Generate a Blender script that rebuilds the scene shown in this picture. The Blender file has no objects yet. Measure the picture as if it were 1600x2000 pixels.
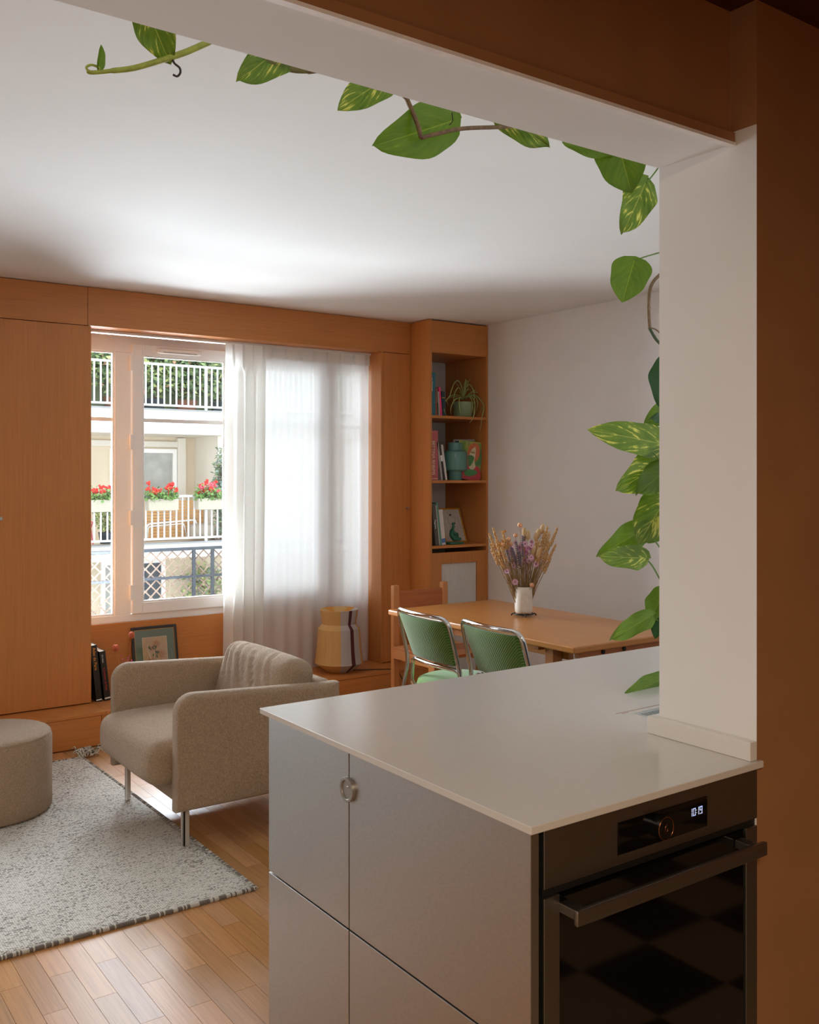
import bpy, bmesh, math, random
from mathutils import Vector, Matrix, Quaternion
random.seed(7)
PI = math.pi
sc = bpy.context.scene
COL = sc.collection

# ------------------------------------------------------------------ camera
# World: X runs right along the window wall, Y towards the window wall, Z up; metres.
H, F_PX, HOR, YAW = 1.50, 1872.4, 927.0, math.atan(1328 / 1872.4)
cd = bpy.data.cameras.new('camera'); cam = bpy.data.objects.new('camera', cd); COL.objects.link(cam)
cam.location = (0, 0, H); cam.rotation_euler = (PI / 2, 0, -YAW)
cd.sensor_fit = 'HORIZONTAL'; cd.sensor_width = 36.0; cd.lens = 36.0 * F_PX / 1600.0
cd.shift_y = -(1000 - HOR) / 1600.0; cd.clip_start = 0.05; cd.clip_end = 200
sc.camera = cam
# ------------------------------------------------------------------ light
w = bpy.data.worlds.new('overcast_sky'); sc.world = w; w.use_nodes = True
bg = w.node_tree.nodes['Background']; bg.inputs[0].default_value = (0.86, 0.94, 1.0, 1); bg.inputs[1].default_value = 2.8
vs = sc.view_settings; vs.view_transform = 'Standard'; vs.look = 'None'; vs.gamma = 1; vs.use_curve_mapping = False
vs.exposure = 0.12
sc.cycles.use_denoising = True
sc.cycles.max_bounces = 14; sc.cycles.diffuse_bounces = 8; sc.cycles.transparent_max_bounces = 24
sc.cycles.sample_clamp_indirect = 6.0
def area(name, loc, rot, sx, sy, power, col):
    l = bpy.data.lights.new(name, 'AREA'); l.shape = 'RECTANGLE'; l.size = sx; l.size_y = sy; l.energy = power; l.color = col
    o = bpy.data.objects.new(name, l); COL.objects.link(o); o.location = loc; o.rotation_euler = rot
    return o
DAY = (0.80, 0.91, 1.0)
UP, UP2 = -PI / 2 - 0.18, -PI / 2 - 0.62                                                # in, and thrown up off the street and balcony
for zc in (1.09, 1.90): area('daylight_main_window', (2.13, 5.93, zc), (UP, 0, 0), .80, .80, 64, DAY)     # the open half of the window in view
area('daylight_main_window_up', (2.13, 5.91, .86), (UP2, 0, 0), .80, .32, 30, DAY)
area('daylight_curtained_window', (3.15, 5.93, 1.48), (-PI / 2, 0, 0), 1.0, 1.6, 9.5, DAY)                # and its curtained half
area('daylight_left_window', (-0.55, 5.95, 1.80), (UP, 0, 0), 2.2, 1.0, 32, DAY)                          # the other window of the same wall
area('daylight_left_window_up', (-0.55, 6.02, .90), (UP2, 0, 0), 2.2, .70, 38, DAY)
area('kitchen_fill_light', (-0.4, -1.0, 2.44), (0, 0, 0), .9, .9, 86, (1.0, .80, .60))  # added warm fill, unseen behind the camera, to brighten the brown kitchen faces

# ------------------------------------------------------------------ helpers
_F2 = (math.sin(YAW), math.cos(YAW)); _R2 = (math.cos(YAW), -math.sin(YAW))
def _ray(px): u = (px - 800) / F_PX; return (_F2[0] + u * _R2[0], _F2[1] + u * _R2[1])
def atY(px, py, Y):
    r = _ray(px); t = Y / r[1]; return Vector((t * r[0], Y, H - (py - HOR) * t / F_PX))
def atX(px, py, X):
    r = _ray(px); t = X / r[0]; return Vector((X, t * r[1], H - (py - HOR) * t / F_PX))
def atZ(px, py, Z):
    r = _ray(px); t = (H - Z) * F_PX / (py - HOR); return Vector((t * r[0], t * r[1], Z))
def topx(p):
    t = p[0] * _F2[0] + p[1] * _F2[1]; return (800 + F_PX * (p[0] * _R2[0] + p[1] * _R2[1]) / t, HOR + (H - p[2]) * F_PX / t)

WO = {}
def woff(o): return WO.get(o.name, Vector((0, 0, 0))) if o else Vector((0, 0, 0))
def link_mesh(name, me, parent):
    o = bpy.data.objects.new(name, me); COL.objects.link(o)
    if parent: o.parent = parent
    return o
def mk(name, bm, mat, parent=None, local=False, smooth=False, bevel=0, seg=2, angle=40, sub=0, recalc=True):
    """bmesh (world coordinates unless local) -> one object"""
    if recalc: bmesh.ops.recalc_face_normals(bm, faces=bm.faces[:])
    me = bpy.data.meshes.new(name)
    off = woff(parent)
    if not local and off.length > 0: bmesh.ops.translate(bm, verts=bm.verts[:], vec=-off)
    if smooth is True or smooth == 'auto':
        for f in bm.faces: f.smooth = True
    if smooth == 'auto':
        lim = math.radians(angle)
        for e in bm.edges:
            if len(e.link_faces) == 2 and e.calc_face_angle(0) > lim: e.smooth = False
    bm.to_mesh(me); bm.free()
    for m in (mat if isinstance(mat, (list, tuple)) else [mat]): me.materials.append(m)
    o = link_mesh(name, me, parent); WO[o.name] = off
    if bevel:
        b = o.modifiers.new('bevel', 'BEVEL'); b.width = bevel; b.segments = seg; b.limit_method = 'ANGLE'; b.angle_limit = math.radians(30); b.harden_normals = False
        for f in me.polygons: f.use_smooth = False
    if sub:
        s = o.modifiers.new('subdivision', 'SUBSURF'); s.levels = sub; s.render_levels = sub
    return o
def thing(name, label, cat, loc=(0, 0, 0), rz=0, group=None, local=False):
    o = bpy.data.objects.new(name, None); COL.objects.link(o); o.empty_display_size = 0.05
    o.location = loc; o.rotation_euler = (0, 0, rz); WO[o.name] = Vector((0, 0, 0)) if local else Vector(loc)
    return tag(o, label, cat, group)
def tag(o, label, cat, group=None, kind=None):
    o['label'] = label; o['category'] = cat
    if group: o['group'] = group
    if kind: o['kind'] = kind
    return o
def struct(o): o['kind'] = 'structure'; return o
def stuff(o): o['kind'] = 'stuff'; return o
def plabel(o, s): o['label'] = s; return o
def copy_tree(o, parent=None):
    c = o.copy(); COL.objects.link(c); c.parent = parent; WO[c.name] = woff(o)
    for ch in list(o.children): copy_tree(ch, c)
    return c
def B(): return bmesh.new()
def box(bm, x0, x1, y0, y1, z0, z1, mi=0):
    v = [bm.verts.new(p) for p in ((x0, y0, z0), (x1, y0, z0), (x1, y1, z0), (x0, y1, z0), (x0, y0, z1), (x1, y0, z1), (x1, y1, z1), (x0, y1, z1))]
    fs = []
    for q in ((3, 2, 1, 0), (4, 5, 6, 7), (0, 1, 5, 4), (1, 2, 6, 5), (2, 3, 7, 6), (3, 0, 4, 7)):
        f = bm.faces.new([v[i] for i in q]); f.material_index = mi; fs.append(f)
    return v, fs
def bx(x0, x1, y0, y1, z0, z1): b = B(); box(b, x0, x1, y0, y1, z0, z1); return b
def xform(bm, verts, M):
    for v in verts: v.co = M @ v.co
def obox(bm, c, size, M=None):
    """box centred at c, size, optional rotation matrix"""
    v, f = box(bm, -size[0] / 2, size[0] / 2, -size[1] / 2, size[1] / 2, -size[2] / 2, size[2] / 2)
    for q in v: q.co = (M @ q.co if M else q.co) + Vector(c)
    return v
def lathe(bm, prof, c=(0, 0, 0), n=32, cap0=True, cap1=True):
    rings = []
    for r, z in prof:
        rings.append([bm.verts.new((c[0] + r * math.cos(2 * PI * i / n), c[1] + r * math.sin(2 * PI * i / n), c[2] + z)) for i in range(n)])
    for a, b2 in zip(rings, rings[1:]):
        for i in range(n): bm.faces.new((a[i], a[(i + 1) % n], b2[(i + 1) % n], b2[i]))
    if cap0: bm.faces.new(rings[0][::-1])
    if cap1: bm.faces.new(rings[-1])
    return rings
def catmull(pts, n=6, closed=False):
    P = [Vector(p) for p in pts]; out = []
    m = len(P)
    for i in range(m if closed else m - 1):
        p0 = P[(i - 1) % m] if closed or i > 0 else P[0] * 2 - P[1]
        p1 = P[i]; p2 = P[(i + 1) % m]
        p3 = P[(i + 2) % m] if closed or i + 2 < m else P[-1] * 2 - P[-2]
        for k in range(n):
            t = k / n
            out.append(0.5 * ((2 * p1) + (p2 - p0) * t + (2 * p0 - 5 * p1 + 4 * p2 - p3) * t * t + (3 * p1 - p0 - 3 * p2 + p3) * t ** 3))
    if not closed: out.append(P[-1])
    return out
def tube(bm, pts, r, n=8, closed=False, cap=True):
    """swept tube; r is a number or one radius per point"""
    P = [Vector(p) for p in pts]; m = len(P); rs = r if isinstance(r, (list, tuple)) else [r] * m
    T = []
    for i in range(m):
        a = P[(i - 1) % m] if closed or i > 0 else P[i]; b2 = P[(i + 1) % m] if closed or i < m - 1 else P[i]
        t = (b2 - a); T.append(t.normalized() if t.length > 1e-9 else Vector((0, 0, 1)))
    u = T[0].orthogonal().normalized(); rings = []
    for i in range(m):
        if i > 0:
            q = T[i - 1].rotation_difference(T[i]); u = (q @ u)
        u = (u - T[i] * u.dot(T[i])).normalized(); v = T[i].cross(u)
        rings.append([bm.verts.new(P[i] + rs[i] * (math.cos(2 * PI * k / n) * u + math.sin(2 * PI * k / n) * v)) for k in range(n)])
    pr = list(zip(rings, rings[1:])) + ([(rings[-1], rings[0])] if closed else [])
    for a, b2 in pr:
        for k in range(n): bm.faces.new((a[k], a[(k + 1) % n], b2[(k + 1) % n], b2[k]))
    if cap and not closed:
        bm.faces.new(rings[0][::-1]); bm.faces.new(rings[-1])
def ball(bm, c, r, sub=2, s=(1, 1, 1), M=None):
    g = bmesh.ops.create_icosphere(bm, subdivisions=sub, radius=1)
    for v in g['verts']:
        p = Vector((v.co.x * r * s[0], v.co.y * r * s[1], v.co.z * r * s[2])); v.co = (M @ p if M else p) + Vector(c)
    return g['verts']
def rbox(bm, size, r, n=8, fn=None, c=(0, 0, 0)):
    """rounded box: n x n grid per cube face pushed onto a rounded-box surface; fn(p) bends the result"""
    hx, hy, hz = size[0] / 2, size[1] / 2, size[2] / 2; vm = {}
    def V(a, b2, cc):
        k = (round(a, 5), round(b2, 5), round(cc, 5))
        if k not in vm:
            p = Vector((a * hx, b2 * hy, cc * hz)); q = Vector((max(-hx + r, min(hx - r, p.x)), max(-hy + r, min(hy - r, p.y)), max(-hz + r, min(hz - r, p.z))))
            d = p - q
            if d.length > 1e-9: p = q + d.normalized() * r
            if fn: p = fn(p)
            vm[k] = bm.verts.new(p + Vector(c))
        return vm[k]
    def spread(i): # denser near the edges
        t = 2 * i / n - 1; return math.sin(t * PI / 2) * 0.75 + t * 0.25
    g = [spread(i) for i in range(n + 1)]
    for ax in range(3):
        for s in (-1, 1):
            for i in range(n):
                for j in range(n):
                    q = []
                    for a, b2 in ((i, j), (i + 1, j), (i + 1, j + 1), (i, j + 1)):
                        t = [g[a], g[b2]]; t.insert(ax, s); q.append(V(*t))
                    if s < 0: q = q[::-1]
                    try: bm.faces.new(q)
                    except ValueError: pass
    return list(vm.values())
def cells(bm, xs, ys, keep, z0, z1):
    """solid slab made of the kept cells of a grid (holes and notches allowed)"""
    V = {}
    def v(i, j, z):
        if (i, j, z) not in V: V[(i, j, z)] = bm.verts.new((xs[i], ys[j], z))
        return V[(i, j, z)]
    nx, ny = len(xs) - 1, len(ys) - 1
    K = lambda i, j: 0 <= i < nx and 0 <= j < ny and keep(i, j)
    for i in range(nx):
        for j in range(ny):
            if not K(i, j): continue
            bm.faces.new((v(i, j, z1), v(i + 1, j, z1), v(i + 1, j + 1, z1), v(i, j + 1, z1)))
            bm.faces.new((v(i, j + 1, z0), v(i + 1, j + 1, z0), v(i + 1, j, z0), v(i, j, z0)))
            for di, dj, a, b2 in ((0, -1, (i, j), (i + 1, j)), (1, 0, (i + 1, j), (i + 1, j + 1)), (0, 1, (i + 1, j + 1), (i, j + 1)), (-1, 0, (i, j + 1), (i, j))):
                if not K(i + di, j + dj): bm.faces.new((v(*a, z0), v(*b2, z0), v(*b2, z1), v(*a, z1)))
def text_mesh(s, size, mat, name='lettering', parent=None, M=None, depth=0.0004, shear=0, spacing=1.0):
    cu = bpy.data.curves.new(name, 'FONT'); cu.body = s; cu.size = size; cu.extrude = depth; cu.shear = shear; cu.space_character = spacing; cu.resolution_u = 3
    t = bpy.data.objects.new(name, cu); COL.objects.link(t)
    me = bpy.data.meshes.new_from_object(t.evaluated_get(bpy.context.evaluated_depsgraph_get()))
    bpy.data.objects.remove(t); bpy.data.curves.remove(cu)
    off = woff(parent); me.transform(Matrix.Translation(-off) @ M)
    me.materials.clear(); me.materials.append(mat); me.name = name
    o = link_mesh(name, me, parent); WO[o.name] = off; return o
def basis(o, x, y, z):
    return Matrix(((x[0], y[0], z[0], o[0]), (x[1], y[1], z[1], o[1]), (x[2], y[2], z[2], o[2]), (0, 0, 0, 1)))

# ------------------------------------------------------------------ materials
def s2l(c):
    f = lambda v: v / 12.92 if v <= 0.04045 else ((v + 0.055) / 1.055) ** 2.4
    return tuple(f(v / 255) for v in c) + (1,)
MATS = {}
class N:
    def __init__(s, name):
        m = bpy.data.materials.new(name); m.use_nodes = True; s.m = m; s.t = m.node_tree; s.p = s.t.nodes['Principled BSDF']; s.out = s.t.nodes['Material Output']
    def n(s, ty, **kw):
        x = s.t.nodes.new(ty)
        for k, v in kw.items(): setattr(x, k, v)
        return x
    def l(s, a, b2): s.t.links.new(a, b2)
    def coord(s, scale=(1, 1, 1), kind='Object', rot=(0, 0, 0)):
        tc = s.n('ShaderNodeTexCoord'); mp = s.n('ShaderNodeMapping'); mp.inputs['Scale'].default_value = scale; mp.inputs['Rotation'].default_value = rot
        s.l(tc.outputs[kind], mp.inputs[0]); return mp.outputs[0]
    def noise(s, vec, scale, detail=3, rough=0.5):
        x = s.n('ShaderNodeTexNoise'); x.inputs['Scale'].default_value = scale; x.inputs['Detail'].default_value = detail; x.inputs['Roughness'].default_value = rough
        s.l(vec, x.inputs['Vector']); return x.outputs['Fac']
    def ramp(s, fac, stops, interp='LINEAR'):
        x = s.n('ShaderNodeValToRGB'); cr = x.color_ramp; cr.interpolation = interp
        while len(cr.elements) > 1: cr.elements.remove(cr.elements[-1])
        cr.elements[0].position = stops[0][0]; cr.elements[0].color = stops[0][1]
        for p, c in stops[1:]: e = cr.elements.new(p); e.color = c
        s.l(fac, x.inputs[0]); return x.outputs[0]
    def bump(s, hgt, strength=0.2, dist=0.002):
        x = s.n('ShaderNodeBump'); x.inputs['Strength'].default_value = strength; x.inputs['Distance'].default_value = dist
        s.l(hgt, x.inputs['Height']); s.l(x.outputs[0], s.p.inputs['Normal']); return x
    def mix(s, fac, a, b2, mode='MIX'):
        x = s.n('ShaderNodeMix', data_type='RGBA', blend_type=mode)
        for k, v in ((0, fac), (6, a), (7, b2)):
            if isinstance(v, (int, float, tuple)): x.inputs[k].default_value = v
            else: s.l(v, x.inputs[k])
        return x.outputs[2]
    def math(s, op, a, b2=0):
        x = s.n('ShaderNodeMath', operation=op)
        for k, v in ((0, a), (1, b2)):
            if isinstance(v, (int, float)): x.inputs[k].default_value = v
            else: s.l(v, x.inputs[k])
        return x.outputs[0]
def plain(name, c, rough=0.5, metal=0, spec=0.5, grain=0.06, gs=40, bump=0, emit=0, trans=0, sheen=0, coat=0):
    """one colour with faint procedural mottling"""
    if name in MATS: return MATS[name]
    s = N(name); col = s2l(c); v = s.coord()
    nz = s.noise(v, gs, 3)
    dk = tuple(x * (1 - grain) for x in col[:3]) + (1,); lt = tuple(min(1, x * (1 + grain)) for x in col[:3]) + (1,)
    s.l(s.ramp(nz, [(0.3, dk), (0.7, lt)]), s.p.inputs['Base Color'])
    s.p.inputs['Roughness'].default_value = rough; s.p.inputs['Metallic'].default_value = metal; s.p.inputs['Specular IOR Level'].default_value = spec
    if trans: s.p.inputs['Transmission Weight'].default_value = trans
    if sheen: s.p.inputs['Sheen Weight'].default_value = sheen
    if coat: s.p.inputs['Coat Weight'].default_value = coat
    if emit: s.p.inputs['Emission Color'].default_value = col; s.p.inputs['Emission Strength'].default_value = emit
    if bump: s.bump(s.noise(v, gs * 6, 2), bump, 0.001)
    MATS[name] = s.m; return s.m
def wood(name, c, axis='z', rough=0.42, fig=0.38, vary=0.0, spec=0.4, scale=1.0):
    """straight-grained veneer; axis = direction of the grain"""
    if name in MATS: return MATS[name]
    s = N(name); a = {'x': 0, 'y': 1, 'z': 2}[axis]
    sf = [70 * scale] * 3; sf[a] = 1.6 * scale; sp = [170 * scale] * 3; sp[a] = 5 * scale; sw = [5 * scale] * 3; sw[a] = 0.55 * scale
    col = s2l(c)[:3]; mul = lambda k: tuple(min(1, x * k) for x in col) + (1,)
    info = s.n('ShaderNodeObjectInfo'); geo = s.n('ShaderNodeNewGeometry')
    rnd = s.math('FRACT', s.math('ADD', info.outputs['Random'], geo.outputs['Random Per Island']))
    tc = s.n('ShaderNodeTexCoord'); sh = s.n('ShaderNodeVectorMath', operation='ADD')
    cb = s.n('ShaderNodeCombineXYZ'); r9 = s.math('MULTIPLY', rnd, 9.0)
    for k in range(3): s.l(r9, cb.inputs[k])
    s.l(tc.outputs['Object'], sh.inputs[0]); s.l(cb.outputs[0], sh.inputs[1])
    def mp(sca):
        x = s.n('ShaderNodeMapping'); x.inputs['Scale'].default_value = sca; s.l(sh.outputs[0], x.inputs[0]); return x.outputs[0]
    broad = s.noise(mp(sw), 1.0, 3, 0.6); fine = s.noise(mp(sf), 1.0, 4, 0.6); pore = s.noise(mp(sp), 1.0, 2)
    c1 = s.ramp(broad, [(0.3, mul(1 - 0.28 * fig)), (0.7, mul(1 + 0.22 * fig))])
    c2 = s.mix(0.55, c1, s.ramp(fine, [(0.32, mul(1 - 0.45 * fig)), (0.62, mul(1 + 0.2 * fig))]))
    c3 = s.mix(0.35, c2, s.ramp(pore, [(0.35, mul(1 - 0.6 * fig)), (0.5, mul(1.05))]))
    if vary:
        hsv = s.n('ShaderNodeHueSaturation'); s.l(c3, hsv.inputs['Color'])
        s.l(s.math('ADD', s.math('MULTIPLY', rnd, vary), 1 - vary / 2), hsv.inputs['Value'])
        s.l(s.math('ADD', s.math('MULTIPLY', s.math('FRACT', s.math('MULTIPLY', rnd, 7.31)), 0.007), 0.4965), hsv.inputs['Hue'])
        s.l(s.math('ADD', s.math('MULTIPLY', s.math('FRACT', s.math('MULTIPLY', rnd, 3.7)), 0.18), 0.88), hsv.inputs['Saturation']); c3 = hsv.outputs[0]
    s.l(c3, s.p.inputs['Base Color']); s.p.inputs['Roughness'].default_value = rough; s.p.inputs['Specular IOR Level'].default_value = spec
    s.bump(pore, 0.12, 0.0006); MATS[name] = s.m; return s.m
def cloth(name, c, scale=420, amp=0.5, dist=0.004, var=0.25, sheen=0.3, rough=0.95):
    """bouclé or felted cloth"""
    s = N(name); v = s.coord(); col = s2l(c)[:3]
    n1 = s.noise(v, scale, 3, 0.6); n2 = s.noise(v, scale * 0.23, 2)
    h = s.math('ADD', n1, s.math('MULTIPLY', n2, 0.5))
    s.l(s.ramp(n1, [(0.3, tuple(x * (1 - var) for x in col) + (1,)), (0.68, tuple(min(1, x * (1 + var)) for x in col) + (1,))]), s.p.inputs['Base Color'])
    s.p.inputs['Roughness'].default_value = rough; s.p.inputs['Specular IOR Level'].default_value = 0.15; s.p.inputs['Sheen Weight'].default_value = sheen
    s.bump(h, amp, dist); return s.m
def sheer(name, c, trans_w, transl_w, weave=900):
    """thin cloth: part open weave, part light-scattering thread"""
    s = N(name); col = s2l(c); t = s.t; t.nodes.remove(s.p)
    d = s.n('ShaderNodeBsdfDiffuse'); tl = s.n('ShaderNodeBsdfTranslucent'); tr = s.n('ShaderNodeBsdfTransparent')
    v = s.coord((1, 1, 1)); nz = s.noise(s.coord((weave, weave, weave * 0.15)), 1.0, 2); n2 = s.noise(s.coord((weave * 0.15, weave * 0.15, weave)), 1.0, 2)
    mixn = s.math('ADD', s.math('MULTIPLY', nz, 0.5), s.math('MULTIPLY', n2, 0.5))
    cc = s.ramp(mixn, [(0.35, tuple(x * 0.88 for x in col[:3]) + (1,)), (0.65, col)])
    s.l(cc, d.inputs[0]); s.l(cc, tl.inputs[0])
    m1 = s.n('ShaderNodeMixShader'); m1.inputs[0].default_value = transl_w; s.l(d.outputs[0], m1.inputs[1]); s.l(tl.outputs[0], m1.inputs[2])
    m2 = s.n('ShaderNodeMixShader'); m2.inputs[0].default_value = trans_w; s.l(m1.outputs[0], m2.inputs[1]); s.l(tr.outputs[0], m2.inputs[2])
    s.l(m2.outputs[0], s.out.inputs[0]); return s.m
def pane_glass(name='window_glass', tint=(1, 1, 1, 1)):
    s = N(name); s.t.nodes.remove(s.p)
    tr = s.n('ShaderNodeBsdfTransparent'); tr.inputs[0].default_value = tint; g = s.n('ShaderNodeBsdfGlossy'); g.inputs['Roughness'].default_value = 0.02
    fr = s.n('ShaderNodeFresnel'); fr.inputs[0].default_value = 1.35; m = s.n('ShaderNodeMixShader')
    s.l(fr.outputs[0], m.inputs[0]); s.l(tr.outputs[0], m.inputs[1]); s.l(g.outputs[0], m.inputs[2]); s.l(m.outputs[0], s.out.inputs[0]); return s.m

OAK = (192, 124, 64)
M_oak_v = wood('oak_veneer_upright', OAK, 'z'); M_oak_h = wood('oak_veneer_level', OAK, 'x'); M_oak_d = wood('oak_veneer_depth', OAK, 'y')
M_white = plain('white_wall_paint', (225, 223, 220), 0.75, spec=0.25, grain=0.015, gs=6)
M_ceil = plain('white_ceiling_paint', (227, 225, 222), 0.8, spec=0.2, grain=0.01, gs=4)
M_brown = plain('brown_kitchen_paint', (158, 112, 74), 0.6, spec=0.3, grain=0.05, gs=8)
M_dkbrown = plain('dark_brown_ceiling_paint', (74, 34, 20), 0.7, spec=0.2, grain=0.04, gs=6)
M_pvc = plain('white_window_plastic', (246, 244, 241), 0.35, grain=0.01)
M_glass = pane_glass()
M_chrome = plain('chrome', (215, 215, 215), 0.08, 1, grain=0.01)
M_steelbr = plain('satin_steel', (190, 188, 184), 0.32, 1, grain=0.02)
M_blackm = plain('black_iron', (30, 28, 27), 0.5, 0.4, grain=0.1)
M_black = plain('black_plastic', (14, 13, 13), 0.4, grain=0.1)
M_paper = plain('book_paper', (232, 226, 214), 0.85, grain=0.05, gs=200)

# ================================================================== the setting
LX, RX, CZ, KZ = -3.2, 4.455, 2.575, 2.465      # living room sides, ceiling heights
WY = 5.80                                       # inner face of the outer wall
# parquet: 0.069 x 0.394 m oak blocks laid along Y in alternating rows
M_parq = wood('oak_parquet', (190, 138, 86), 'y', rough=0.36, fig=0.6, vary=0.24, spec=0.38, scale=1.1)
M_joint = plain('parquet_joint', (60, 38, 20), 0.8)
floor = struct(mk('floor', bx(LX, RX, 1.20, WY, -0.05, -0.006), M_joint))
PW, PL = 0.0694, 0.394
pm = bpy.data.meshes.new('plank'); b = B(); box(b, 0.0006, PW - 0.0006, 0.0006, PL - 0.0006, -0.018, 0)
b.to_mesh(pm); b.free(); pm.materials.append(M_parq)
rest = B(); npl = 0
cand = []
for i in range(-58, 56):
    x = 0.7075 + i * PW
    if x < LX or x + PW > RX: continue
    for j in range(-5, 12):
        y = (2.757 if (i % 2 == 0) else 2.56) + j * PL
        if y < 1.05 or y + PL > 5.75: continue
        px, py = topx((x + PW / 2, y + PL / 2, 0))
        vis = -60 < px < 540 and 1440 < py < 2060 and not (x + PW < 1.52 and y > 3.16 and y + PL < 5.10) and x < 2.25
        cand.append((0 if vis else 1, abs(px - 250), x, y))
cand.sort()
for k, (hid, _, x, y) in enumerate(cand):
    if not hid and npl < 298:
        o = link_mesh('plank', pm, floor); o.location = (x, y, 0); npl += 1
    else:
        box(rest, x + 0.0006, x + PW - 0.0006, max(1.2, y) + 0.0006, min(5.75, y + PL) - 0.0006, -0.018, 0)
stuff(mk('parquet_field', rest, M_parq, floor))
# kitchen floor: chequered tiles
M_tiA = plain('dark_floor_tile', (38, 30, 26), 0.35, grain=0.1); M_tiB = plain('beige_floor_tile', (178, 152, 120), 0.35, grain=0.06)
b = B()
for i in range(-11, 14):
    for j in range(-8, 4):
        x, y = i * 0.3, j * 0.3
        if y + 0.3 > 1.2 or y < -2.4 or x < -3.2 or x + .3 > 3.9: continue
        box(b, x + 0.001, x + 0.299, y + 0.001, y + 0.299, -0.03, 0, (i + j) % 2)
struct(mk('floor_kitchen', b, [M_tiA, M_tiB]))
struct(mk('ceiling', bx(LX - .1, RX + .1, 1.243, WY + .2, CZ, CZ + 0.1), M_ceil))
struct(mk('ceiling_kitchen', bx(LX - .1, 4.0, -2.5, 1.243, KZ, KZ + 0.1), M_dkbrown))
struct(mk('wall_right', bx(RX, RX + 0.12, 1.43, WY + .2, -0.05, CZ), M_white))
struct(mk('wall_left', bx(LX - 0.1, LX, -2.4, WY + .2, -0.05, CZ), M_white))
def twotone(bm):
    bmesh.ops.recalc_face_normals(bm, faces=bm.faces[:])
    for f in bm.faces: f.material_index = 1 if f.normal.y < -0.9 else 0
    return bm
XP = 1.7015
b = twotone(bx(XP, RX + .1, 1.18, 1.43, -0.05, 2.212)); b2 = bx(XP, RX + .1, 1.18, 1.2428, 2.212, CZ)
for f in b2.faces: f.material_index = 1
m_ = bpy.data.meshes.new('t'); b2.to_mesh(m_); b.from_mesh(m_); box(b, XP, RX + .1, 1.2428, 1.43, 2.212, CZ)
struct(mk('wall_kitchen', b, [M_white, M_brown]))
struct(mk('wall_beam', twotone(bx(LX, XP, 1.243, 1.43, 2.187, CZ)), [M_white, M_brown]))
b = B(); box(b, LX, XP - .001, 1.230, 1.2428, 2.1885, 2.209); box(b, LX, XP - .001, 1.236, 1.2428, 2.209, 2.214)
struct(mk('trim_1', b, M_brown, bevel=0.0015))
b = B(); box(b, LX, XP - .001, 1.2285, 1.2435, 2.1815, 2.188)
struct(mk('trim_2', b, plain('grey_rail_metal', (240, 236, 234), 0.4, 0.0)))
# the kitchen behind the camera
M_kw = M_brown
b = B(); box(b, LX, 4, -2.5, -2.4, -.05, KZ)
struct(mk('wall_kitchen_back', b, M_kw))
struct(mk('wall_kitchen_side', bx(3.9, 4.0, -2.4, 1.18, -.05, KZ), M_kw))
# outer wall with two window openings
WX0, WX1, WZ0, WZ1 = 1.60, 3.74, 0.60, 2.36
VX0, VX1, VZ0 = -1.75, 0.62, 0.45
b = B()
box(b, LX, VX0, WY, 6.0, -.05, CZ); box(b, VX0, VX1, WY, 6.0, -.05, VZ0); box(b, VX0, VX1, WY, 6.0, WZ1, CZ); box(b, VX1, WX0, WY, 6.0, -.05, CZ)
box(b, WX0, WX1, WY, 6.0, -.05, WZ0 - .003); box(b, WX0, WX1, WY, 6.0, WZ1, CZ); box(b, WX1, RX + .1, WY, 6.0, -.05, CZ)
struct(mk('wall_back', b, M_white))

# oak panelling of the window wall
PY = 5.53
panelling = struct(bpy.data.objects.new('wall_panelling', None)); COL.objects.link(panelling); panelling.location = (2.3, 5.6, 0); WO[panelling.name] = Vector(panelling.location)
mk('wall_boarding', bx(LX, VX0 - .02, PY, PY + .02, .191, 2.571), M_oak_v, panelling)
mk('header_panel', bx(VX0 - .018, 1.6675, PY, PY + .02, 2.353, 2.571), M_oak_h, panelling, bevel=0.0008)
mk('header_panel', bx(1.6695, 3.928, PY, PY + .02, 2.353, 2.5725), M_oak_h, panelling, bevel=0.0008)
mk('soffit_board', bx(1.69, 3.70, PY + .0205, WY - .03, 2.353, 2.371), M_oak_h, panelling)
mk('window_reveal_board', bx(3.682, 3.7005, PY + .002, WY - .03, .191, 2.3525), M_oak_v, panelling, bevel=0.001)
mk('window_reveal_board', bx(1.669, 1.6865, PY + .022, WY - .03, .191, 2.3525), M_oak_v, panelling, bevel=0.001)
mk('apron_panel', bx(1.687, 3.6815, 5.752, 5.770, .191, 0.602), M_oak_h, panelling, bevel=0.0008)
# built-in cupboards beside the window
def knob(x, z, parent):
    b = B(); lathe(b, [(0.0, 0.022), (0.008, 0.022), (0.0095, 0.019), (0.0095, 0.013), (0.006, 0.009), (0.006, 0.0)], n=20, cap0=False)
    for v in b.verts: v.co = Vector((x + v.co.x, PY - v.co.z, z + v.co.y))
    return plabel(mk('knob', b, M_steelbr, parent, smooth='auto'), 'small round steel knob')
c1 = thing('built_in_cupboard', 'tall oak cupboard door at the left edge, beside the window', 'cupboard', (1.4, 5.56, .191))
d = mk('door', bx(1.152, 1.688, PY, PY + .0195, .1965, 2.349), M_oak_v, c1, bevel=0.0008); knob(1.197, 1.262, d)
mk('door', bx(0.62, 1.1495, PY, PY + .0195, .1965, 2.349), M_oak_v, c1, bevel=0.0008)
mk('carcass', bx(0.62, 1.666, PY + .021, WY - .03, .1925, 2.349), M_oak_v, c1)
c2 = thing('built_in_cupboard', 'narrow oak cupboard door between the white curtain and the bookcase', 'cupboard', (3.8, 5.56, .191))
d = mk('door', bx(3.7025, 3.9275, PY, PY + .0195, .1965, 2.349), M_oak_v, c2, bevel=0.0008); knob(3.896, 1.262, d)
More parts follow.
